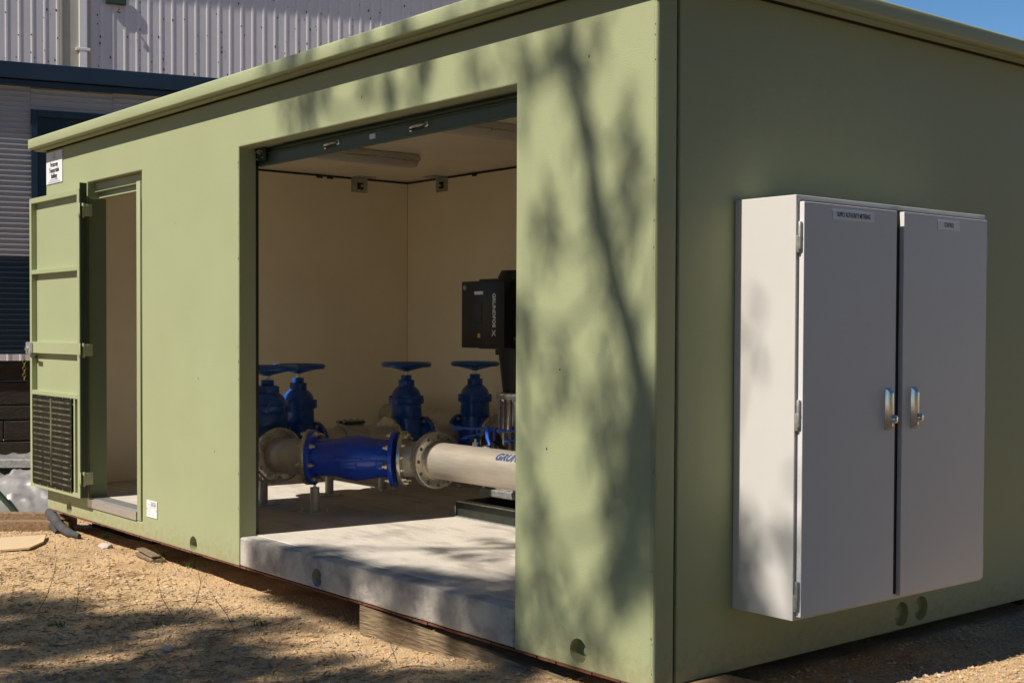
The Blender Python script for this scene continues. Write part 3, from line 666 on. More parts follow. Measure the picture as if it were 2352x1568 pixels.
# pump skid and vertical pumps
SK = thing('pump_skid', 'green painted steel channel skid carrying the pumps', 'skid', (-2.0, 1.7, FS))
for y0, s_ in ((1.395, 1), (2.15, -1)):
    MB().box(-3.01,-.9,y0,y0+s_*.006,FS+.0067,FS+.088).build('channel_web', m_skid, SK)
    MB().box(-3.01,-.9,y0,y0+s_*.055,FS+.0885,FS+.095).box(-3.01,-.9,y0-s_*.02,y0+s_*.055,FS+.0005,FS+.006).build('channel_flange', m_galv, SK)
MB().box(-3.016,-3.011,1.395,2.15,FS+.001,FS+.094).build('end_plate', m_skid, SK)
MB().box(-3.075,-3.017,1.39,1.45,FS+.0005,FS+.009).cyl((-3.05,1.42,FS+.0095),(-3.05,1.42,FS+.06),.011,10).build('hold_down_foot', m_galv, SK, bevel=.001)
def make_pump(lab):
    t = thing('vertical_pump', lab, 'pump', (0,0,0), 'vertical booster pumps on the skid')
    MB().box(-.17,.17,-.16,.16,.0,.045).box(-.14,.14,-.13,.13,.0455,.14).build('pump_base', m_galv, t, bevel=.006)
    q = MB(); [q.cyl((a,b,.0455),(a,b,.075),.012,6) for a in (-.15,.15) for b in (-.14,.14)]; q.build('bolt', m_galv, t, kind='stuff')
    MB().lathe((0,0,.1405),(0,0,1),[(0,.125),(.02,.125),(.022,.104),(.46-.02,.104),(.46,.110)],40).build('stainless_sleeve', m_chrome, t, smooth=30)
    q = MB()
    for i in range(4):
        a = i*math.pi/2+.5; q.cyl((math.cos(a)*.118,math.sin(a)*.118,.14),(math.cos(a)*.118,math.sin(a)*.118,.60),.008,8)
    q.build('tie_rod', m_galv, t, smooth=40)
    MB().lathe((0,0,.6005),(0,0,1),[(0,.128),(.036,.128),(.042,.118)],32).build('head_flange', m_flange, t, bevel=.001, smooth=30)
    MB().lathe((0,0,.643),(0,0,1),[(0,.088),(.30,.122)],4+24, sx=1.).build('motor_stool', m_black, t, smooth=40)
    MB().lathe((0,0,.9435),(0,0,1),[(0,.15),(.035,.17),(.045,.13)],32).build('motor_flange', m_black, t, smooth=30)
    mt = MB().lathe((0,0,.989),(0,0,1),[(0,.12),(.36,.12),(.40,.10)],32).build('motor', m_black, t, smooth=30)
    q = MB()
    for i in range(20):
        a = i*math.pi/10; q.obox((math.cos(a)*.132,math.sin(a)*.132,1.17),(math.cos(a)*.012,math.sin(a)*.012,0),(-math.sin(a)*.002,math.cos(a)*.002,0),(0,0,.16))
    q.build('cooling_fin', m_black, mt)
    return t
pu = make_pump('black and stainless vertical pump behind the bright pipe')
pu.location = (-2.93, 1.80, FS+.0955+.005)
p2 = copy_tree(pu); p2.location = (-2.05, 1.80, FS+.1005); p2['label'] = 'second vertical pump hidden behind the right pier'
# drive box
DB = thing('drive_box', 'black pump drive control box with white brand lettering and yellow sticker', 'drive box', (-3.03, 1.65, 1.37))
MB().box(-3.238,-2.818,1.602,1.70,1.172,1.583).build('drive_cover', m_blackp, DB, bevel=.006, seg=3, smooth=40)
MB().box(-3.19,-2.60,1.703,1.86,1.165,1.60).build('heat_sink', m_black, DB, bevel=.004)
MB().box(-3.098,-3.03,1.599,1.6015,1.32,1.445).build('keypad', m_black, DB, bevel=.001)
MB().box(-3.105,-3.02,1.6,1.6015,1.50,1.52).build('rating_label', m_label, DB)
MB().cyl((-3.205,1.6015,1.545),(-3.205,1.600,1.545),.016,16).build('round_sticker', m_inkgrey, DB)
MB().box(-3.072,-3.045,1.6,1.6015,1.235,1.262).build('warning_sticker', m_yellow, DB)
MB().box(-2.985,-2.981,1.6,1.6015,1.178,1.577).build('seam_strip', m_rustedge, DB)
text('brand_lettering', 'GRUNDFOS', .039, (-2.912, 1.6005, 1.402), (0,0,-1), (1,0,0), m_wink, DB, bold=.0012)
xm = MB()
for s_ in (-1, 1): xm.tube([(-2.912-.016*s_,1.600,1.282),(-2.912-.003*s_,1.600,1.268),(-2.912+.004*s_,1.600,1.262),(-2.912+.017*s_,1.600,1.246)], .0028, 6)
xm.build('brand_mark', m_wink, DB)
MB().box(-3.02,-2.80,1.70,1.95,1.13,1.164).build('mounting_bracket', m_black, DB)
# blue lever valves
def lever(lab, pts, wdt, hub, hubr, stem):
    t = thing('lever_valve', lab, 'valve', hub, 'blue lever handled isolating valves behind the manifold pipe')
    p0, p1 = Vector(pts[0]), Vector(pts[1]); d = (p1-p0)/2; s_ = Vector((0,0,1)).cross(d).normalized()*wdt
    MB().obox((p0+p1)/2, d, s_, (0,0,.006)).build('lever', m_leverblue, t, bevel=.004, seg=2)
    MB().obox(p0*.85+p1*.15, d*.17, s_*1.2, (0,0,.010)).build('grip', m_leverblue, t, bevel=.006, seg=2)
    MB().lathe(hub, (0,1,0), [(0,hubr),(.05,hubr)], 28).build('valve_body', m_black, t, bevel=.003, smooth=40)
    if stem: MB().cyl((hub[0],hub[1]+.025,hub[2]+hubr-.005), (hub[0],hub[1]+.025,p1.z), .010, 10).build('stem', m_leverblue, t)
    return t
lever('long blue valve lever pointing left above the bright pipe', [(-3.06,1.40,.688),(-2.70,1.46,.705)], .014, (-2.72,1.43,.545), .085, True)
lever('thin slanting blue lever just above the bright pipe', [(-3.03,1.44,.622),(-2.80,1.52,.690)], .007, (-2.86,1.52,.60), .075, True)
lever('blue valve lever cut off by the right pier', [(-2.615,1.40,.700),(-2.35,1.42,.712)], .015, (-2.36,1.44,.545), .085, True)
lever('low thin blue lever beside the right pier', [(-2.575,1.41,.640),(-2.40,1.47,.665)], .007, (-2.41,1.50,.56), .07, True)
yk = thing('blue_yoke', 'small blue forked handle standing on the bright pipe', 'valve', (-2.66,1.36,.60))
MB().tube([(-2.69,1.38,.71),(-2.68,1.37,.66),(-2.645,1.36,.615)], [.016,.012,.008], 8).build('fork_arm', m_leverblue, yk, smooth=50)
MB().tube([(-2.68,1.37,.66),(-2.67,1.385,.62)], .008, 8).cyl((-2.70,1.38,.705),(-2.70,1.38,.72),.02,12).build('fork_hub', m_leverblue, yk)
# ceiling lights
def make_light(lab):
    t = thing('ceiling_light', lab, 'light', (0,0,0), 'unlit batten lights on the ceiling')
    MB().hexa([(-.058,-.62,-.045),(.058,-.62,-.045),(.058,.62,-.045),(-.058,.62,-.045),(-.05,-.61,-.001),(.05,-.61,-.001),(.05,.61,-.001),(-.05,.61,-.001)]).build('light_tray', m_lampglass, t, bevel=.003)
    MB().hexa([(-.038,-.60,-.092),(.038,-.60,-.092),(.038,.60,-.092),(-.038,.60,-.092),(-.055,-.615,-.0455),(.055,-.615,-.0455),(.055,.615,-.0455),(-.055,.615,-.0455)]).build('diffuser', m_lampglass, t, bevel=.010, seg=3, smooth=50)
    for y in (-.5,-.25,.0,.25,.5):
        for s_ in (-1,1): MB().box(s_*.056-.004,s_*.056+.004,y-.012,y+.012,-.062,-.030).build('clip', m_dullsteel, t)
    return t
cl = make_light('batten ceiling light nearest the room corner, its end in view'); cl.location = (-4.49, 1.52, 2.5455)
c2 = copy_tree(cl); c2.location = (-2.98, 1.60, 2.5455); c2['label'] = 'batten ceiling light partly hidden behind the right pier'

# ------------------------------------------------------------------ ground clutter by the building
def sleeper(lab, pts_bot, pts_top, m=m_wood, name='timber_sleeper', nseg=14, cat='timber'):
    """beam whose 4-corner sections at each end are given; subdivided and roughened"""
    mb = MB(); rings = []
    for k in range(nseg+1):
        t = k/nseg; ring = []
        for c_ in range(4):
            a, b = Vector(pts_bot[c_]), Vector(pts_top[c_]); ring.append(a.lerp(b, t))
        cen = sum(ring, Vector())/4; full = []
        for c_ in range(4):
            p, q2 = ring[c_], ring[(c_+1)%4]
            for j in range(4):
                v = p.lerp(q2, j/4); d = (v-cen); v2 = v + d*(-.035 if j == 0 else 0) + d.normalized()*.007*noise.noise(v*Vector((7,30,30))[0] + Vector((0,0,c_*3.)))
                full.append(mb.bm.verts.new(v2))
        rings.append(full)
    N = len(rings[0])
    for k in range(nseg):
        for i in range(N): mb.bm.faces.new([rings[k][i], rings[k][(i+1)%N], rings[k+1][(i+1)%N], rings[k+1][i]])
    mb.bm.faces.new(rings[0][::-1]); mb.bm.faces.new(rings[-1])
    o = mb.build(name, m, None, smooth=30); return tag(o, lab, cat)
sleeper('weathered split timber sleeper wedged under the slab below the roller opening',
        [(-1.925,.012,-.17),(-1.925,.22,-.17),(-1.925,.22,-.010),(-1.925,.006,-.010)], [(-.50,.03,-.19),(-.50,.24,-.19),(-.50,.24,-.055),(-.50,.03,-.075)])
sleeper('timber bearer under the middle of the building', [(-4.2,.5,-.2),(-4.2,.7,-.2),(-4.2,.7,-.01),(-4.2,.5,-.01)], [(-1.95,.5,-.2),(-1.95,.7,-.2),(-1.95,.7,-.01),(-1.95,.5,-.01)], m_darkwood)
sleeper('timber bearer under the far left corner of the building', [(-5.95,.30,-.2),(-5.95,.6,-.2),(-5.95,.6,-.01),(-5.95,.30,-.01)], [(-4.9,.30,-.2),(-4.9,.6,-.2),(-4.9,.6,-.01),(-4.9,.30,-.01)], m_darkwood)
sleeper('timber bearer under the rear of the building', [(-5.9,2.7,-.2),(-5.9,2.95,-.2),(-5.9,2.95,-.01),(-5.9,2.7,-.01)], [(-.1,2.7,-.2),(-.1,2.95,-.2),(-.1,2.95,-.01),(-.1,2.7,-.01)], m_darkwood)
# beams at far left on the ground
hd = Vector((-.635,-.773,0)); nn = Vector((.773,-.635,0))
def beamL(lab, p, ln, wd, z0, z1, m, dirv=hd):
    n2 = Vector((-dirv.y, dirv.x, 0)); n2 = n2 if n2.dot(nn) > 0 else -n2
    p = Vector(p); a = [p+n2*0, p-n2*wd]; A = [(*a[0].xy, z0), (*a[1].xy, z0), (*a[1].xy, z1), (*a[0].xy, z1)]
    q2 = p+dirv*ln; a = [q2, q2-n2*wd]; Bp = [(*a[0].xy, z0), (*a[1].xy, z0), (*a[1].xy, z1), (*a[0].xy, z1)]
    return sleeper(lab, A, Bp, m, 'timber_beam')
beamL('brown timber beam lying on gravel at the far left corner', (-5.80,.075,0), 1.7, .12, -.165, -.082, m_wood2)
beamL('thin brown plank lying behind and on top of the brown beam', (-6.02,.18,0), 1.7, .10, -.165, -.060, m_wood2, Vector((-.68,-.733,0)))
ply = MB(); P4 = [(-5.716,-.40),(-5.62,-.15),(-5.30,-.28),(-5.16,-.42),(-5.30,-.72),(-5.62,-.9)]
gz = ground_z(-5.5,-.4)
vb_ = [ply.bm.verts.new((x,y,ground_z(x,y)+.012)) for x,y in P4]; vt_ = [ply.bm.verts.new((x,y,ground_z(x,y)+.024)) for x,y in P4]
ply.bm.faces.new(vb_[::-1]); ply.bm.faces.new(vt_)
for i in range(6): ply.bm.faces.new([vb_[i], vb_[(i+1)%6], vt_[(i+1)%6], vt_[i]])
tag(ply.build('plywood_offcut', m_ply), 'pale plywood offcut lying on sunlit gravel at the left edge', 'offcut')
# felt roll at the building corner
fr_ = MB()
cpts = [(-6.08,.03,-.035),(-5.95,.01,-.052),(-5.76,-.01,-.085),(-5.56,-.015,-.115),(-5.38,-.01,-.135)]
fr_.tube([Vector(p)+Vector((0,0,.01*math.sin(i*2))) for i, p in enumerate(cpts)], [.022,.034,.034,.030,.014], 14)
for v in fr_.bm.verts: v.co += Vector((0,0,.012))*noise.noise(v.co*14)
fr_.tube([(-6.04,.03,-.05),(-5.93,-.01,-.10),(-5.74,-.03,-.14)], [.018,.026,.016], 8)
tag(fr_.build('felt_roll', m_fabric, smooth=60), 'dark grey felt roll stuffed under the far left building corner', 'felt roll')
# curved bark or bag at the near corner
fb_ = MB(); fb_.tube([(.02,-.22,-.17),(.04,-.02,-.075),(.03,.16,-.04),(.03,.36,-.035),(.05,.55,-.075)], [.02,.04,.045,.04,.02], 12)
for v in fb_.bm.verts: v.co += Vector((.01,0,.015))*noise.noise(v.co*16)
tag(fb_.build('rolled_sack', m_wood2, smooth=60), 'brown rolled sack edge at the foot of the near building corner', 'sack')
# tarpaulin heap
tb = MB(); nu, nv = 60, 46; gr = []
for j in range(nv):
    row = []
    for i in range(nu):
        u_, v_ = i/(nu-1), j/(nv-1)
        p = Vector((-6.62, .35, 0)) + Vector((-.635,-.773,0))*(u_*1.5-.25) + Vector((-.773,.635,0))*(v_*1.15)
        h = .40*sstep(0,.75,v_)*(1-.25*sstep(.9,1,v_))*sstep(-.02,.10,u_+.02)*(1.0-.35*abs(noise.noise(Vector((u_*2.2,v_*2,4)))))
        h += .06*noise.noise(Vector((u_*7,v_*5,1)))*sstep(0,.3,v_) + .035*abs(noise.noise(Vector((u_*15+v_*6,v_*13-u_*5,2))))
        h += .02*abs(noise.noise(Vector((u_*31,v_*27,9)))) + .05*(1-abs(noise.noise(Vector((u_*4.5+v_*2,v_*4-u_*3,21)))))**6*sstep(0,.2,v_)
        row.append(tb.bm.verts.new((p.x+.03*noise.noise(Vector((u_*8,v_*8,5))), p.y+.03*noise.noise(Vector((u_*8,v_*8,15))), -.16+.02+max(0,h)*.85)))
    gr.append(row)
for j in range(nv-1):
    for i in range(nu-1): tb.bm.faces.new([gr[j][i], gr[j][i+1], gr[j+1][i+1], gr[j+1][i]])
tag(tb.build('tarpaulin', m_tarp, smooth=80), 'crumpled silver tarpaulin heaped beyond the left end of the building', 'tarpaulin')
fs = MB()
a0 = Vector((-7.55,.35,.215)); dd = Vector((.60,.80,0)); n_ = Vector((.80,-.60,0))
for s_, z in ((0,0),): fs.obox(a0+dd*.35, dd*1.1, n_*.11, Vector((0,0,.003))).obox(a0+dd*.35+n_*.108-Vector((0,0,.035)), dd*1.1, n_*.003, Vector((0,0,.032))).obox(a0+dd*.35-n_*.108-Vector((0,0,.035)), dd*1.1, n_*.003, Vector((0,0,.032)))
tag(fs.build('metal_channel', m_galv, bevel=.002), 'galvanised folded metal channel lying across the tarpaulin', 'metal channel')
fs = MB(); fs.obox((-6.98,-.02,.0), Vector((.13,.10,-.155)), Vector((.012,-.015,0)), Vector((.006,.006,.012)))
tag(fs.build('green_strip', m_dkgreen, bevel=.002), 'green painted metal strip leaning across the silver tarpaulin', 'metal strip')
# stones, scrap, bark
def stone(x, y, r, lab, m=m_stone, sq=.6):
    mb = MB(); bmesh.ops.create_icosphere(mb.bm, subdivisions=2, radius=r)
    for v in mb.bm.verts: v.co = Vector((v.co.x*1.2, v.co.y*.9, v.co.z*sq))*(1+.35*noise.noise(v.co*(.9/r)+Vector((x*3,y*5,0)))); v.co += Vector((x, y, ground_z(x,y)+r*sq*.5))
    tag(mb.build('stone', m), lab, 'stone')
stone(-5.0, .02, .045, 'pale angular stone alone on sunlit gravel near the side door sill')
stone(-3.95,-.33,.012,'small pale stone in the sunlit gravel left of the grass tuft')
stone(-2.2,-.83,.028,'flat pale stone in the shaded gravel foreground')
sc_ = MB(); sc_.hexa([(-4.55,.03,-.145),(-4.27,.01,-.145),(-4.24,.09,-.145),(-4.5,.11,-.145),(-4.55,.03,-.118),(-4.27,.01,-.125),(-4.24,.09,-.125),(-4.5,.11,-.11)])
sc_.obox((-4.40,.05,-.105),(.14,-.012,-.006),(.004,.03,0),(0,0,.005))
tag(sc_.build('wood_scrap', m_wood, bevel=.004), 'split piece of scrap wood beside the grass tuft at the wall foot', 'wood scrap')

# gravel stones: nobody could count them
gs = bmesh.new(); rnd = random.Random(3)
def pebble(x, y, r):
    z = ground_z(x, y) + r*.25
    a = rnd.uniform(0, 6.28); sx, sy, sz = r*rnd.uniform(.8,1.4), r*rnd.uniform(.6,1.1), r*rnd.uniform(.45,.8)
    ca, sa = math.cos(a), math.sin(a); vs = []
    for (px, py, pz) in ((1,0,0),(0,1,0),(-1,0,0),(0,-1,0),(.1,.1,1),(-.1,0,-1)):
        px += rnd.uniform(-.25,.25); py += rnd.uniform(-.25,.25); pz += rnd.uniform(-.25,.25)
        px *= sx; py *= sy; vs.append(gs.verts.new((x+px*ca-py*sa, y+px*sa+py*ca, z+pz*sz)))
    for i in range(4): gs.faces.new((vs[i], vs[(i+1)%4], vs[4])); gs.faces.new((vs[(i+1)%4], vs[i], vs[5]))
def scat(n, x0, x1, y0, y1, r0, r1):
    for _ in range(n): pebble(rnd.uniform(x0,x1), rnd.uniform(y0,y1), r0 + (r1-r0)*rnd.random()**3)
scat(20000, -6.5, -.2, -2.4, .2, .0035, .013); scat(5000, 0., 1.2, .3, 3.2, .004, .014); scat(2500, -9, -6, -1, 1.2, .005, .016)
scat(260, -5, -.6, -2.2, 0, .012, .024); scat(7000, .0, 1.2, .3, 3.2, .004, .011); scat(4000, -4.5, -.4, -2.2, -.1, .006, .016)
me = bpy.data.meshes.new('gravel'); gs.to_mesh(me); gs.free(); me.materials.append(m_pebble)
gv_ = bpy.data.objects.new('gravel', me); COL.objects.link(gv_); tag(gv_, 'loose gravel stones strewn over the sandy ground', 'gravel', None, 'stuff')
# leaf and twig litter
lt = MB()
for _ in range(1100):
    x, y = rnd.uniform(-5,-.4), rnd.uniform(-2.2,-.2); a = rnd.uniform(0,6.28); l_ = rnd.uniform(.02,.07); c_, s_ = math.cos(a)*l_, math.sin(a)*l_
    z = ground_z(x,y)+.007; wv = Vector((-s_,c_,0)).normalized()*rnd.uniform(.002,.006)
    lt.poly([(x-c_,y-s_,z), Vector((x,y,z+rnd.uniform(.0,.01)))-wv, (x+c_,y+s_,z), Vector((x,y,z+.004))+wv])
lt.build('leaf_litter', m_wood2, recalc=False); tag(bpy.data.objects['leaf_litter'], 'fallen twigs and dry leaves strewn on the shaded gravel', 'litter', None, 'stuff')
# grass tufts and dry stems
def tuft(x, y, n, h, lab):
    mb = MB(); z0 = ground_z(x, y)
    for _ in range(n):
        a = rnd.uniform(0,6.28); ln = h*rnd.uniform(.5,1.1); o = Vector((math.cos(a), math.sin(a), 0)); s_ = Vector((-o.y,o.x,0))*.0035
        p = Vector((x+rnd.uniform(-.03,.03), y+rnd.uniform(-.03,.03), z0)); prev = None
        for k in range(5):
            t = k/4; c_ = p + o*(ln*.55*t*t) + Vector((0,0,ln*(t-.45*t*t))); w_ = s_*(1-t*.9)
            cur_ = (mb.bm.verts.new(c_-w_), mb.bm.verts.new(c_+w_))
            if prev: mb.bm.faces.new([prev[0], prev[1], cur_[1], cur_[0]])
            prev = cur_
    tag(mb.build('grass_tuft', m_grass, recalc=False), lab, 'grass tuft')
tuft(-4.33,.10,16,.20,'green grass tuft by the wood scrap at the wall foot'); tuft(-3.98,.13,12,.15,'green grass tuft in the shadow strip right of the wood scrap')
tuft(-5.35,.16,10,.10,'tiny grass tuft under the side door sill'); tuft(-2.75,-.62,12,.05,'low green weed in shaded gravel'); tuft(-2.35,-.28,14,.06,'low dark green weed near the slab corner'); tuft(-2.95,-1.05,14,.07,'low weed clump left in the shaded gravel')
tuft(.22,.72,8,.05,'tiny grass tuft on the ground below the cabinet')
def stem(pts, lab):
    pts = [Vector((x,y,ground_z(x,y)+h)) for x,y,h in pts]; n_ = len(pts)
    mb = MB().tube(pts, [.0017*(1-.5*i/n_) for i in range(n_)], 5)
    for i in range(1, n_-1):
        for s_ in (-1,1): mb.tube([pts[i], pts[i]+Vector((.02*s_,.012,.03))], [.001,.0006], 4)
    tag(mb.build('weed_stem', m_twig), lab, 'dry weed')
stem([(-3.30,-1.02,0),(-3.27,-.98,.10),(-3.26,-.95,.20),(-3.28,-.93,.28)], 'tall dry weed stem at the left edge of the shade')
stem([(-3.22,-.86,0),(-3.21,-.85,.07),(-3.22,-.84,.15)], 'short dry weed stem beside the tall left one')
stem([(-2.78,-.48,0),(-2.72,-.44,.08),(-2.71,-.42,.17),(-2.75,-.42,.25)], 'curved dry weed stem left of the slab corner')
stem([(-2.80,-.52,0),(-2.88,-.55,.10),(-2.93,-.55,.19)], 'dry weed stem leaning left beside the rusty patch')
stem([(-2.28,-.45,0),(-2.33,-.47,.08),(-2.42,-.5,.17)], 'thin dry weed leaning left before the slab')
stem([(-1.28,-.22,0),(-1.33,-.22,.08),(-1.42,-.21,.17)], 'thin dry weed in front of the timber sleeper')
stem([(-1.34,-.25,0),(-1.28,-.24,.05),(-1.20,-.22,.13)], 'dry weed leaning right in front of the timber sleeper')

# ------------------------------------------------------------------ blue and grey site building behind
A0 = Vector((-9.489, .798, 0)); U = Vector((.267,.964,0)).normalized(); NB = Vector((.964,-.267,0)).normalized()
def PB(s, o, z, base=A0): return base + U*s + NB*o + Vector((0,0,z))
SB = thing('site_building', 'blue grey ribbed site building with navy trim on stumps behind', 'building', tuple(PB(2,0,0)))
def ribs(z0, z1, step, dep):
    pr = []; z = z0
    while z < z1-1e-4:
        pr += [(0,z),(0,z+step*.62),(dep,z+step*.72),(dep,z+step*.90),(0,min(z1,z+step))]; z += step
    return pr
def sheet(name, s0, s1, z0, z1, m, o=0., base=A0, parent=SB, step=.0505, dep=.012):
    pr = ribs(z0, z1, step, dep); mb = MB()
    a = [mb.bm.verts.new(PB(s0, o+q[0], q[1], base)) for q in pr]; b = [mb.bm.verts.new(PB(s1, o+q[0], q[1], base)) for q in pr]
    for i in range(len(pr)-1): mb.bm.faces.new([a[i], b[i], b[i+1], a[i+1]])
    return mb.build(name, m, parent, recalc=False)
def pbox(mb, s0, s1, o0, o1, z0, z1, base=A0):
    return mb.hexa([PB(s0,o0,z0,base),PB(s1,o0,z0,base),PB(s1,o1,z0,base),PB(s0,o1,z0,base),PB(s0,o0,z1,base),PB(s1,o0,z1,base),PB(s1,o1,z1,base),PB(s0,o1,z1,base)])
sheet('wall_sheet', -3.5, .285, 1.946, 3.62, m_siding); sheet('wall_sheet', 1.05, 5.5, 1.946, 3.62, m_siding); sheet('wall_sheet', .286, 1.049, 3.395, 3.62, m_siding)
sheet('base_sheet', -3.5, .285, 1.07, 1.94, m_navyside); sheet('base_sheet', 1.05, 5.5, 1.07, 1.94, m_navyside)
pbox(MB(), -3.5, 5.5, -2.4, -.012, 1.07, 3.6).build('building_core', m_navy, SB)
pbox(MB(), -3.55, 5.55, -2.5, .10, 3.665, 3.823).build('roof_fascia', m_navy, SB, bevel=.008)
pbox(MB(), -3.55, 5.55, .0, .075, 3.605, 3.660).build('gutter_lip', m_navy, SB, bevel=.006)
fr2 = pbox(MB(), .286, .345, -.01, .03, 1.07, 3.392).build('window_frame', m_navy, SB, bevel=.004)
pbox(MB(), .3455, 1.049, -.01, .03, 3.325, 3.392).build('window_frame', m_navy, SB, bevel=.004); pbox(MB(), .990, 1.049, -.01, .03, 1.07, 3.3245).build('window_frame', m_navy, SB, bevel=.004)
pbox(MB(), .346, .989, -.008, .006, 3.10, 3.16).build('transom', m_navy, SB, bevel=.003)
pbox(MB(), .346, .989, -.010, -.002, 1.08, 3.099).build('door_panel', m_navy, SB); pbox(MB(), .346, .989, -.010, -.004, 3.161, 3.324).build('pane', m_glass, SB)
pbox(MB(), -3.5, 5.5, -.03, .02, 1.035, 1.069).build('base_trim', m_navy, SB)
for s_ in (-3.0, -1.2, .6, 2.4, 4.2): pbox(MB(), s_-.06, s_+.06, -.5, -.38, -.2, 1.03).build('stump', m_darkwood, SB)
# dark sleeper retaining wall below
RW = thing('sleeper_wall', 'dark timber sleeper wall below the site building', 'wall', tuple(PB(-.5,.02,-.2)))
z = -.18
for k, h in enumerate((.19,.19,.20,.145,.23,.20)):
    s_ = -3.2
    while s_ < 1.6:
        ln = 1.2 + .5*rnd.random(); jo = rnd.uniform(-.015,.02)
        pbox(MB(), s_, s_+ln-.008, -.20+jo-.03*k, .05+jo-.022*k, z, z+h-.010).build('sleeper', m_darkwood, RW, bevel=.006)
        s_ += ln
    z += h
MBc = MB(); cc = PB(.21,.12,0)
for k in range(7):
    MBc.torus((cc.x, cc.y, 1.0-k*.033), (1,.2*(-1)**k,.1) if k%2 else (.1,1,0), .015, .0035, 14, 5)
CH = tag(MBc.build('hanging_chain', m_chain, smooth=60), 'yellow chain hanging under the navy base behind the door edge', 'chain')

# ------------------------------------------------------------------ warehouse far behind
B0 = Vector((-17.269, 3.306, 0))
WH = thing('warehouse', 'tall mauve grey warehouse clad in vertical ribbed steel sheets', 'warehouse', tuple(B0))
def vsheet(s0, s1, z0, z1, m, per=.1866):
    pr = []; s_ = s0
    while s_ < s1-1e-4:
        pr += [(s_,0),(s_+per*.66,0),(s_+per*.76,.009),(s_+per*.88,.009),(min(s1,s_+per),0)]; s_ += per
    mb = MB(); a = [mb.bm.verts.new(PB(q[0],q[1],z0,B0)) for q in pr]; b = [mb.bm.verts.new(PB(q[0],q[1],z1,B0)) for q in pr]
    for i in range(len(pr)-1): mb.bm.faces.new([a[i], a[i+1], b[i+1], b[i]])
    return mb.build('wall_sheet', m, WH, recalc=False)
s_ = .986-.1866*4
for k in range(3): vsheet(.9-.7464*(k+1), .9-.7464*k, 0, 8.4, m_ware)
vsheet(-13., .9-.7464*3, 0, 8.4, m_ware)
for k in range(9): vsheet(1.36+.7464*k, 1.36+.7464*(k+1), 0, 8.4, m_ware)
vsheet(1.36+.7464*9, 11.5, 0, 8.4, m_ware)
pbox(MB(), .901, 1.359, -.01, .012, 0, 8.4, B0).build('corner_flashing', m_beige, WH)
pbox(MB(), .901, .93, .0125, .035, 0, 8.4, B0).build('flashing_fold', m_beige, WH); 
pbox(MB(), -13, 11.5, -6, -.02, 0, 8.35, B0).build('warehouse_core', m_beige, WH); pbox(MB(), -13.2, 11.7, -6.2, .3, 8.41, 8.55, B0).build('roof_edge', m_beige, WH)
dpp = pbox(MB(), 1.175, 1.30, .02, .085, 0, 8.3, B0).build('downpipe', m_pipew, WH, bevel=.01)
pbox(MB(), 1.13, 1.345, .0125, .09, 5.66, 5.70, B0).build('pipe_strap', m_pipew, dpp, bevel=.004); pbox(MB(), 1.13, 1.345, .0125, .09, 7.66, 7.70, B0).build('pipe_strap', m_pipew, dpp, bevel=.004)
wl = pbox(MB(), 1.57, 1.90, .02, .07, 6.43, 6.60, B0).build('wall_light', m_dkgreen, WH, bevel=.02)
MB().tube([PB(1.76,.05,6.43,B0),PB(1.78,.09,6.36,B0),PB(1.75,.09,6.31,B0),PB(1.80,.09,6.30,B0)], .012, 6).build('sensor', m_seal, wl)
# fastener and mildew spots in loose vertical rows
ms = MB()
for k in range(-5, 46):
    base_s = (1.36 if k >= 0 else .9) + .1866*k + .1866*.74 
    for z in [4.6+i*.17 for i in range(23)]:
        if rnd.random() < .55:
            ss = base_s + rnd.choice((-.03,.0,.05))+rnd.uniform(-.012,.012); zz = z+rnd.uniform(-.06,.06); r_ = rnd.uniform(.004,.012); hz = r_*rnd.uniform(1,2.6)
            o_ = .0105
            ms.poly([PB(ss+math.cos(t)*r_, o_, zz+math.sin(t)*hz, B0) for t in [i*math.pi/3 for i in range(6)]])
ms.build('mildew_spot', m_spot, WH, recalc=False, kind='stuff')

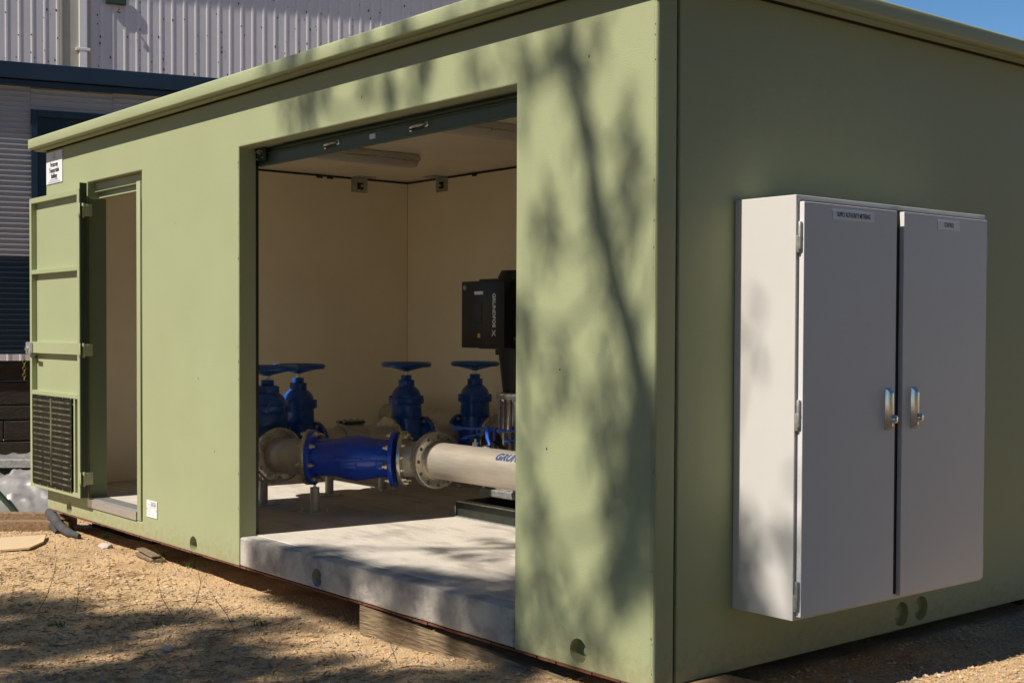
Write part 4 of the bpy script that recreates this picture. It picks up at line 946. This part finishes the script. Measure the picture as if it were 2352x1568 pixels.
# ------------------------------------------------------------------ trees behind the camera that throw the dappled shade
def T(p, t): return Vector(p) - SUN*t
def leaf_cloud(bm_, c, rad, n, size, rg):
    for _ in range(n):
        while True:
            o = Vector((rg.uniform(-1,1), rg.uniform(-1,1), rg.uniform(-1,1)))
            if o.length <= 1: break
        p = c + Vector((o.x*rad[0], o.y*rad[1], o.z*rad[2]))
        a = Vector((rg.gauss(0,1), rg.gauss(0,1), rg.gauss(-.8,.8))).normalized(); b = a.cross(Vector((rg.gauss(0,1), rg.gauss(0,1), rg.gauss(0,1)))).normalized()
        l_ = size*rg.uniform(.7,1.3); w_ = l_*.30
        bm_.faces.new([bm_.verts.new(p), bm_.verts.new(p+a*l_*.45+b*w_*.5), bm_.verts.new(p+a*l_), bm_.verts.new(p+a*l_*.45-b*w_*.5)])
def tree(name, lab, base, crotch, clusters, limbs, leaf=.11, seed=1):
    rg = random.Random(seed); t = thing(name, lab, 'tree', base)
    base = Vector(base); crotch = Vector(crotch); mid = base.lerp(crotch, .5) + Vector((.15,.1,0))
    MB().tube([base-Vector((0,0,.3)), base+Vector((0,0,.4)), mid, crotch], [.24,.19,.15,.12], 12).build('trunk', m_bark, t, smooth=60)
    anchor = [crotch]
    for pts, rr in limbs:
        pts = [Vector(p) for p in pts]; MB().tube([crotch]+pts, [.10]+rr, 8).build('branch', m_bark, t, smooth=60); anchor += pts
    fb2 = MB(); tw = MB()
    for (c, rad, n) in clusters:
        rad = rad if isinstance(rad, tuple) else (rad,)*3
        leaf_cloud(fb2.bm, c, rad, n, leaf, rg)
        a = min(anchor, key=lambda q: (q-c).length)
        if (a-c).length < 9: tw.tube([a, a.lerp(c,.5)+Vector((0,0,-.1)), c], [.018,.012,.005], 5); 
        if rg.random() < .12: anchor.append(c)
    tw.build('twig', m_bark, t, kind='stuff'); fb2.build('foliage', m_leaf, t, recalc=False, kind='stuff')
    return t
# near tree: the limb and leaf clumps whose shade falls on the pier, lintel, slab edge and cabinet
wall_limb = [(-.02,.83),(-.04,1.01),(-.12,1.25),(-.21,1.47),(-.28,1.66),(-.38,2.09),(-.46,2.36),(-.52,2.8)]
limbA = [T((x,0,z),7) for x, z in wall_limb]
K = []
def kw(x, z, r, n, t=7., y=0.): K.append((T((x,y,z),t), r, int(n*1.55)))
for x, z in wall_limb[:3]: kw(x-.03, z, .12, 26)
for x, z in wall_limb[3:]: kw(x-.05, z, (.07,.2,.2), 12)
kw(-.60,1.68,.10,34); kw(-.15,2.0,(.06,.1,.2),26); kw(-.12,1.72,(.07,.1,.16),30); kw(-.73,1.30,(.08,.1,.2),34); kw(-.52,1.12,(.08,.1,.14),30)
kw(-.25,.93,(.13,.15,.18),60); kw(-.15,.75,(.14,.15,.2),80); kw(-.09,.60,(.09,.15,.2),60); kw(-.12,.42,(.09,.1,.18),46); kw(-.22,.35,(.07,.1,.12),34)
kw(-.45,2.38,(.22,.15,.12),50); kw(-.74,2.30,(.06,.1,.2),28); kw(-.70,.75,(.07,.1,.3),30); kw(-.60,.45,(.09,.1,.3),40); kw(-.45,.15,(.2,.15,.2),60); kw(-.70,.1,(.1,.15,.1),40); kw(-.3,.12,(.1,.1,.1),16)
kw(-2.50,2.50,(.20,.2,.20),85); kw(-2.28,2.6,(.16,.2,.12),50); kw(-1.68,2.40,(.06,.1,.16),24); kw(-1.45,2.40,(.10,.1,.2),46); kw(-1.85,2.45,(.06,.1,.1),14); kw(-1.05,2.40,(.10,.1,.12),22); kw(-.90,2.62,(.12,.1,.1),24)
# slab top and edge
kw(-2.45,.158,(.26,.17,.12),270,7,.05); kw(-2.15,.158,(.22,.12,.10),162,7,.03); kw(-1.75,.158,(.20,.14,.10),126,7,.12); kw(-1.45,.158,(.26,.16,.12),270,7,.14); kw(-1.05,.158,(.22,.16,.12),198,7,.16); kw(-.85,.158,(.14,.12,.1),90,7,.10)
kw(-1.95,.158,(.3,.07,.05),61,7,.62); kw(-2.1,.158,(.25,.06,.05),46,7,1.02)
for x in (-2.95,-2.75,-2.55,-2.35,-2.15): kw(x+.08,.06,(.14,.1,.09),120)
for x in (-1.62,-1.2,-.98,-.84): kw(x,.06,(.12,.1,.09),80)
# cabinet side
K.append((T((.10,.42,1.30),7), (.035,.08,.10), 10)); K.append((T((.05,.42,.60),7), (.06,.1,.14), 18)); K.append((T((.05,.42,.38),7), (.06,.1,.12), 24)); K.append((T((.14,.42,.48),7), (.05,.08,.09), 10))
tree('gum_tree', 'slender gum tree behind the camera shading the near pier', (1.3,-9.6,-.1), (-.1,-7.7,7.0), K,
     [(limbA, [.060,.056,.052,.048,.044,.036,.028,.02]), ([T((-1.2,0,.6),7.2), T((-1.9,0,1.4),7.1), T((-2.4,0,2.4),7)], [.05,.035,.02])], .095, 5)
# canopy that shades the gravel in front
rg = random.Random(11); K1 = []; K2 = []; K3 = []
lit = [(-2.26,-2.2,-2.26,-1.32,.04),(-2.26,-1.32,-2.35,-.9,.05),(-2.35,-.9,-2.52,-.5,.06),(-2.05,-.30,-1.75,-.22,.09),(-1.75,-.22,-1.1,-.08,.09),(-3.3,-2.6,-3.2,-2.0,.04)]
def seg_d(px, py, ax, ay, bx, by):
    vx, vy = bx-ax, by-ay; t = max(0, min(1, ((px-ax)*vx+(py-ay)*vy)/(vx*vx+vy*vy))); return math.hypot(px-ax-t*vx, py-ay-t*vy)
EDGE = [(-12,-2.6),(-6,-1.7),(-4.6,-1.15),(-4.06,-.96),(-3.6,-.72),(-3.0,-.60),(-2.93,-.36),(-2.7,-.12),(-2.5,.02),(12,.02)]
def edge_y(x):
    for (a, b), (c, d) in zip(EDGE, EDGE[1:]):
        if a <= x <= c: return b+(d-b)*(x-a)/(c-a)
    return 0
x = -10.
while x < 8.:                               # coarse crown beyond the part in view
    y = -7.5
    while y < (5.5 if x > .8 else 1.2):
        jx, jy = x+rg.uniform(-.16,.16), y+rg.uniform(-.16,.16)
        fine = -5.4 < jx < .1 and jy > -2.9
        ok = (jy < edge_y(jx)-.35) if jx < .25 else (jy < .95 or jx > .95)  # right crown widened to cut ground bounce on the end wall
        if .0 < jx < .45 and jy > .3: ok = False
        if ok and not fine:
            c_ = T((jx, jy, -.15), 8.2+rg.uniform(-.6,.9)); (K3 if jx > .6 else K1 if jx > -4.2 else K2).append((c_, .38, 70))
        y += .36
    x += .36
x = -5.5
while x < .2:
    y = -3.0
    while y < .05:
        jx, jy = x+rg.uniform(-.07,.07), y+rg.uniform(-.07,.07)
        if jy < edge_y(jx)-.07 and all(seg_d(jx, jy, *q[:4]) > q[4]+.05 for q in lit) and rg.random() < .93:
            K1.append((T((jx, jy, -.15), 7.8+rg.uniform(-.5,.9)), .13, 25))
        y += .13
    x += .13
tree('gum_tree', 'broad gum tree behind the camera shading the gravel in the foreground', (-2.6,-13.2,-.1), (-2.2,-12.0,7.2), K1, [([T((-2.6,-2.2,-.15),8.4)],[.04]), ([T((-1,-1,-.15),8.4)],[.04]), ([T((-3.8,-2.2,-.15),8.4)],[.04])], .16, 6)
tree('gum_tree', 'gum tree left of the camera position shading the left foreground', (-7.4,-13.6,-.1), (-7.0,-12.6,7.0), K2, [([T((-6,-2,-.15),8.4)],[.04]), ([T((-8,-3,-.15),8.4)],[.04])], .20, 7)
tree('gum_tree', 'gum tree right of the camera position shading the right foreground, crown widened to cut ground bounce', (3.2,-13.0,-.1), (2.6,-11.6,7.0), K3, [([T((1.5,-1,-.15),8.4)],[.04]), ([T((3.5,-2,-.15),8.4)],[.04])], .20, 8)

# dense unseen trees added beside the yard and behind the camera to block skylight
rg = random.Random(21)
for i, (tx, ty, hh, lab) in enumerate(((8.2,-6.5,9.5,'evergreen tree added to block sky right of the yard, nearest the sunny side'), (7.4,-1.5,9.,'evergreen tree added to block sky opposite the cabinet'),
        (7.8,3.2,9.8,'evergreen tree added to block sky opposite the rear of the end wall'), (8.4,8.2,9.,'evergreen tree added to block sky at the far right behind the yard'),
        (4.6,-17.5,11.,'tall tree added to block sky behind the camera, right end of the row'), (-.6,-18.2,11.5,'tall tree added to block sky behind the camera, second from the right of the row'), (-5.8,-18.,11.,'tall tree added to block sky behind the camera, middle of the row'), (-11.,-17.6,11.5,'tall tree added to block sky behind the camera, left part of the row'), (-16.,-16.5,11.,'tall tree added to block sky behind the camera, left end of the row'))):
    KK = []
    for _ in range(110):
        a = rg.uniform(0,6.28); z = rg.uniform(.9 if ty > -10 else 2.2, hh); rr = 2.7*math.sqrt(max(.1, 1-((z-hh*.45)/(hh*.58))**2))*math.sqrt(rg.random())
        KK.append((Vector((tx+math.cos(a)*rr, ty+math.sin(a)*rr, z)), .75, 60))
    tree('sky_blocker_tree', lab, (tx,ty,-.1), (tx+.1,ty,hh*.5), KK, [([Vector((tx+.5,ty+.4,hh*.8))],[.05]), ([Vector((tx-.6,ty-.4,hh*.7))],[.05])], .34, 30+i)
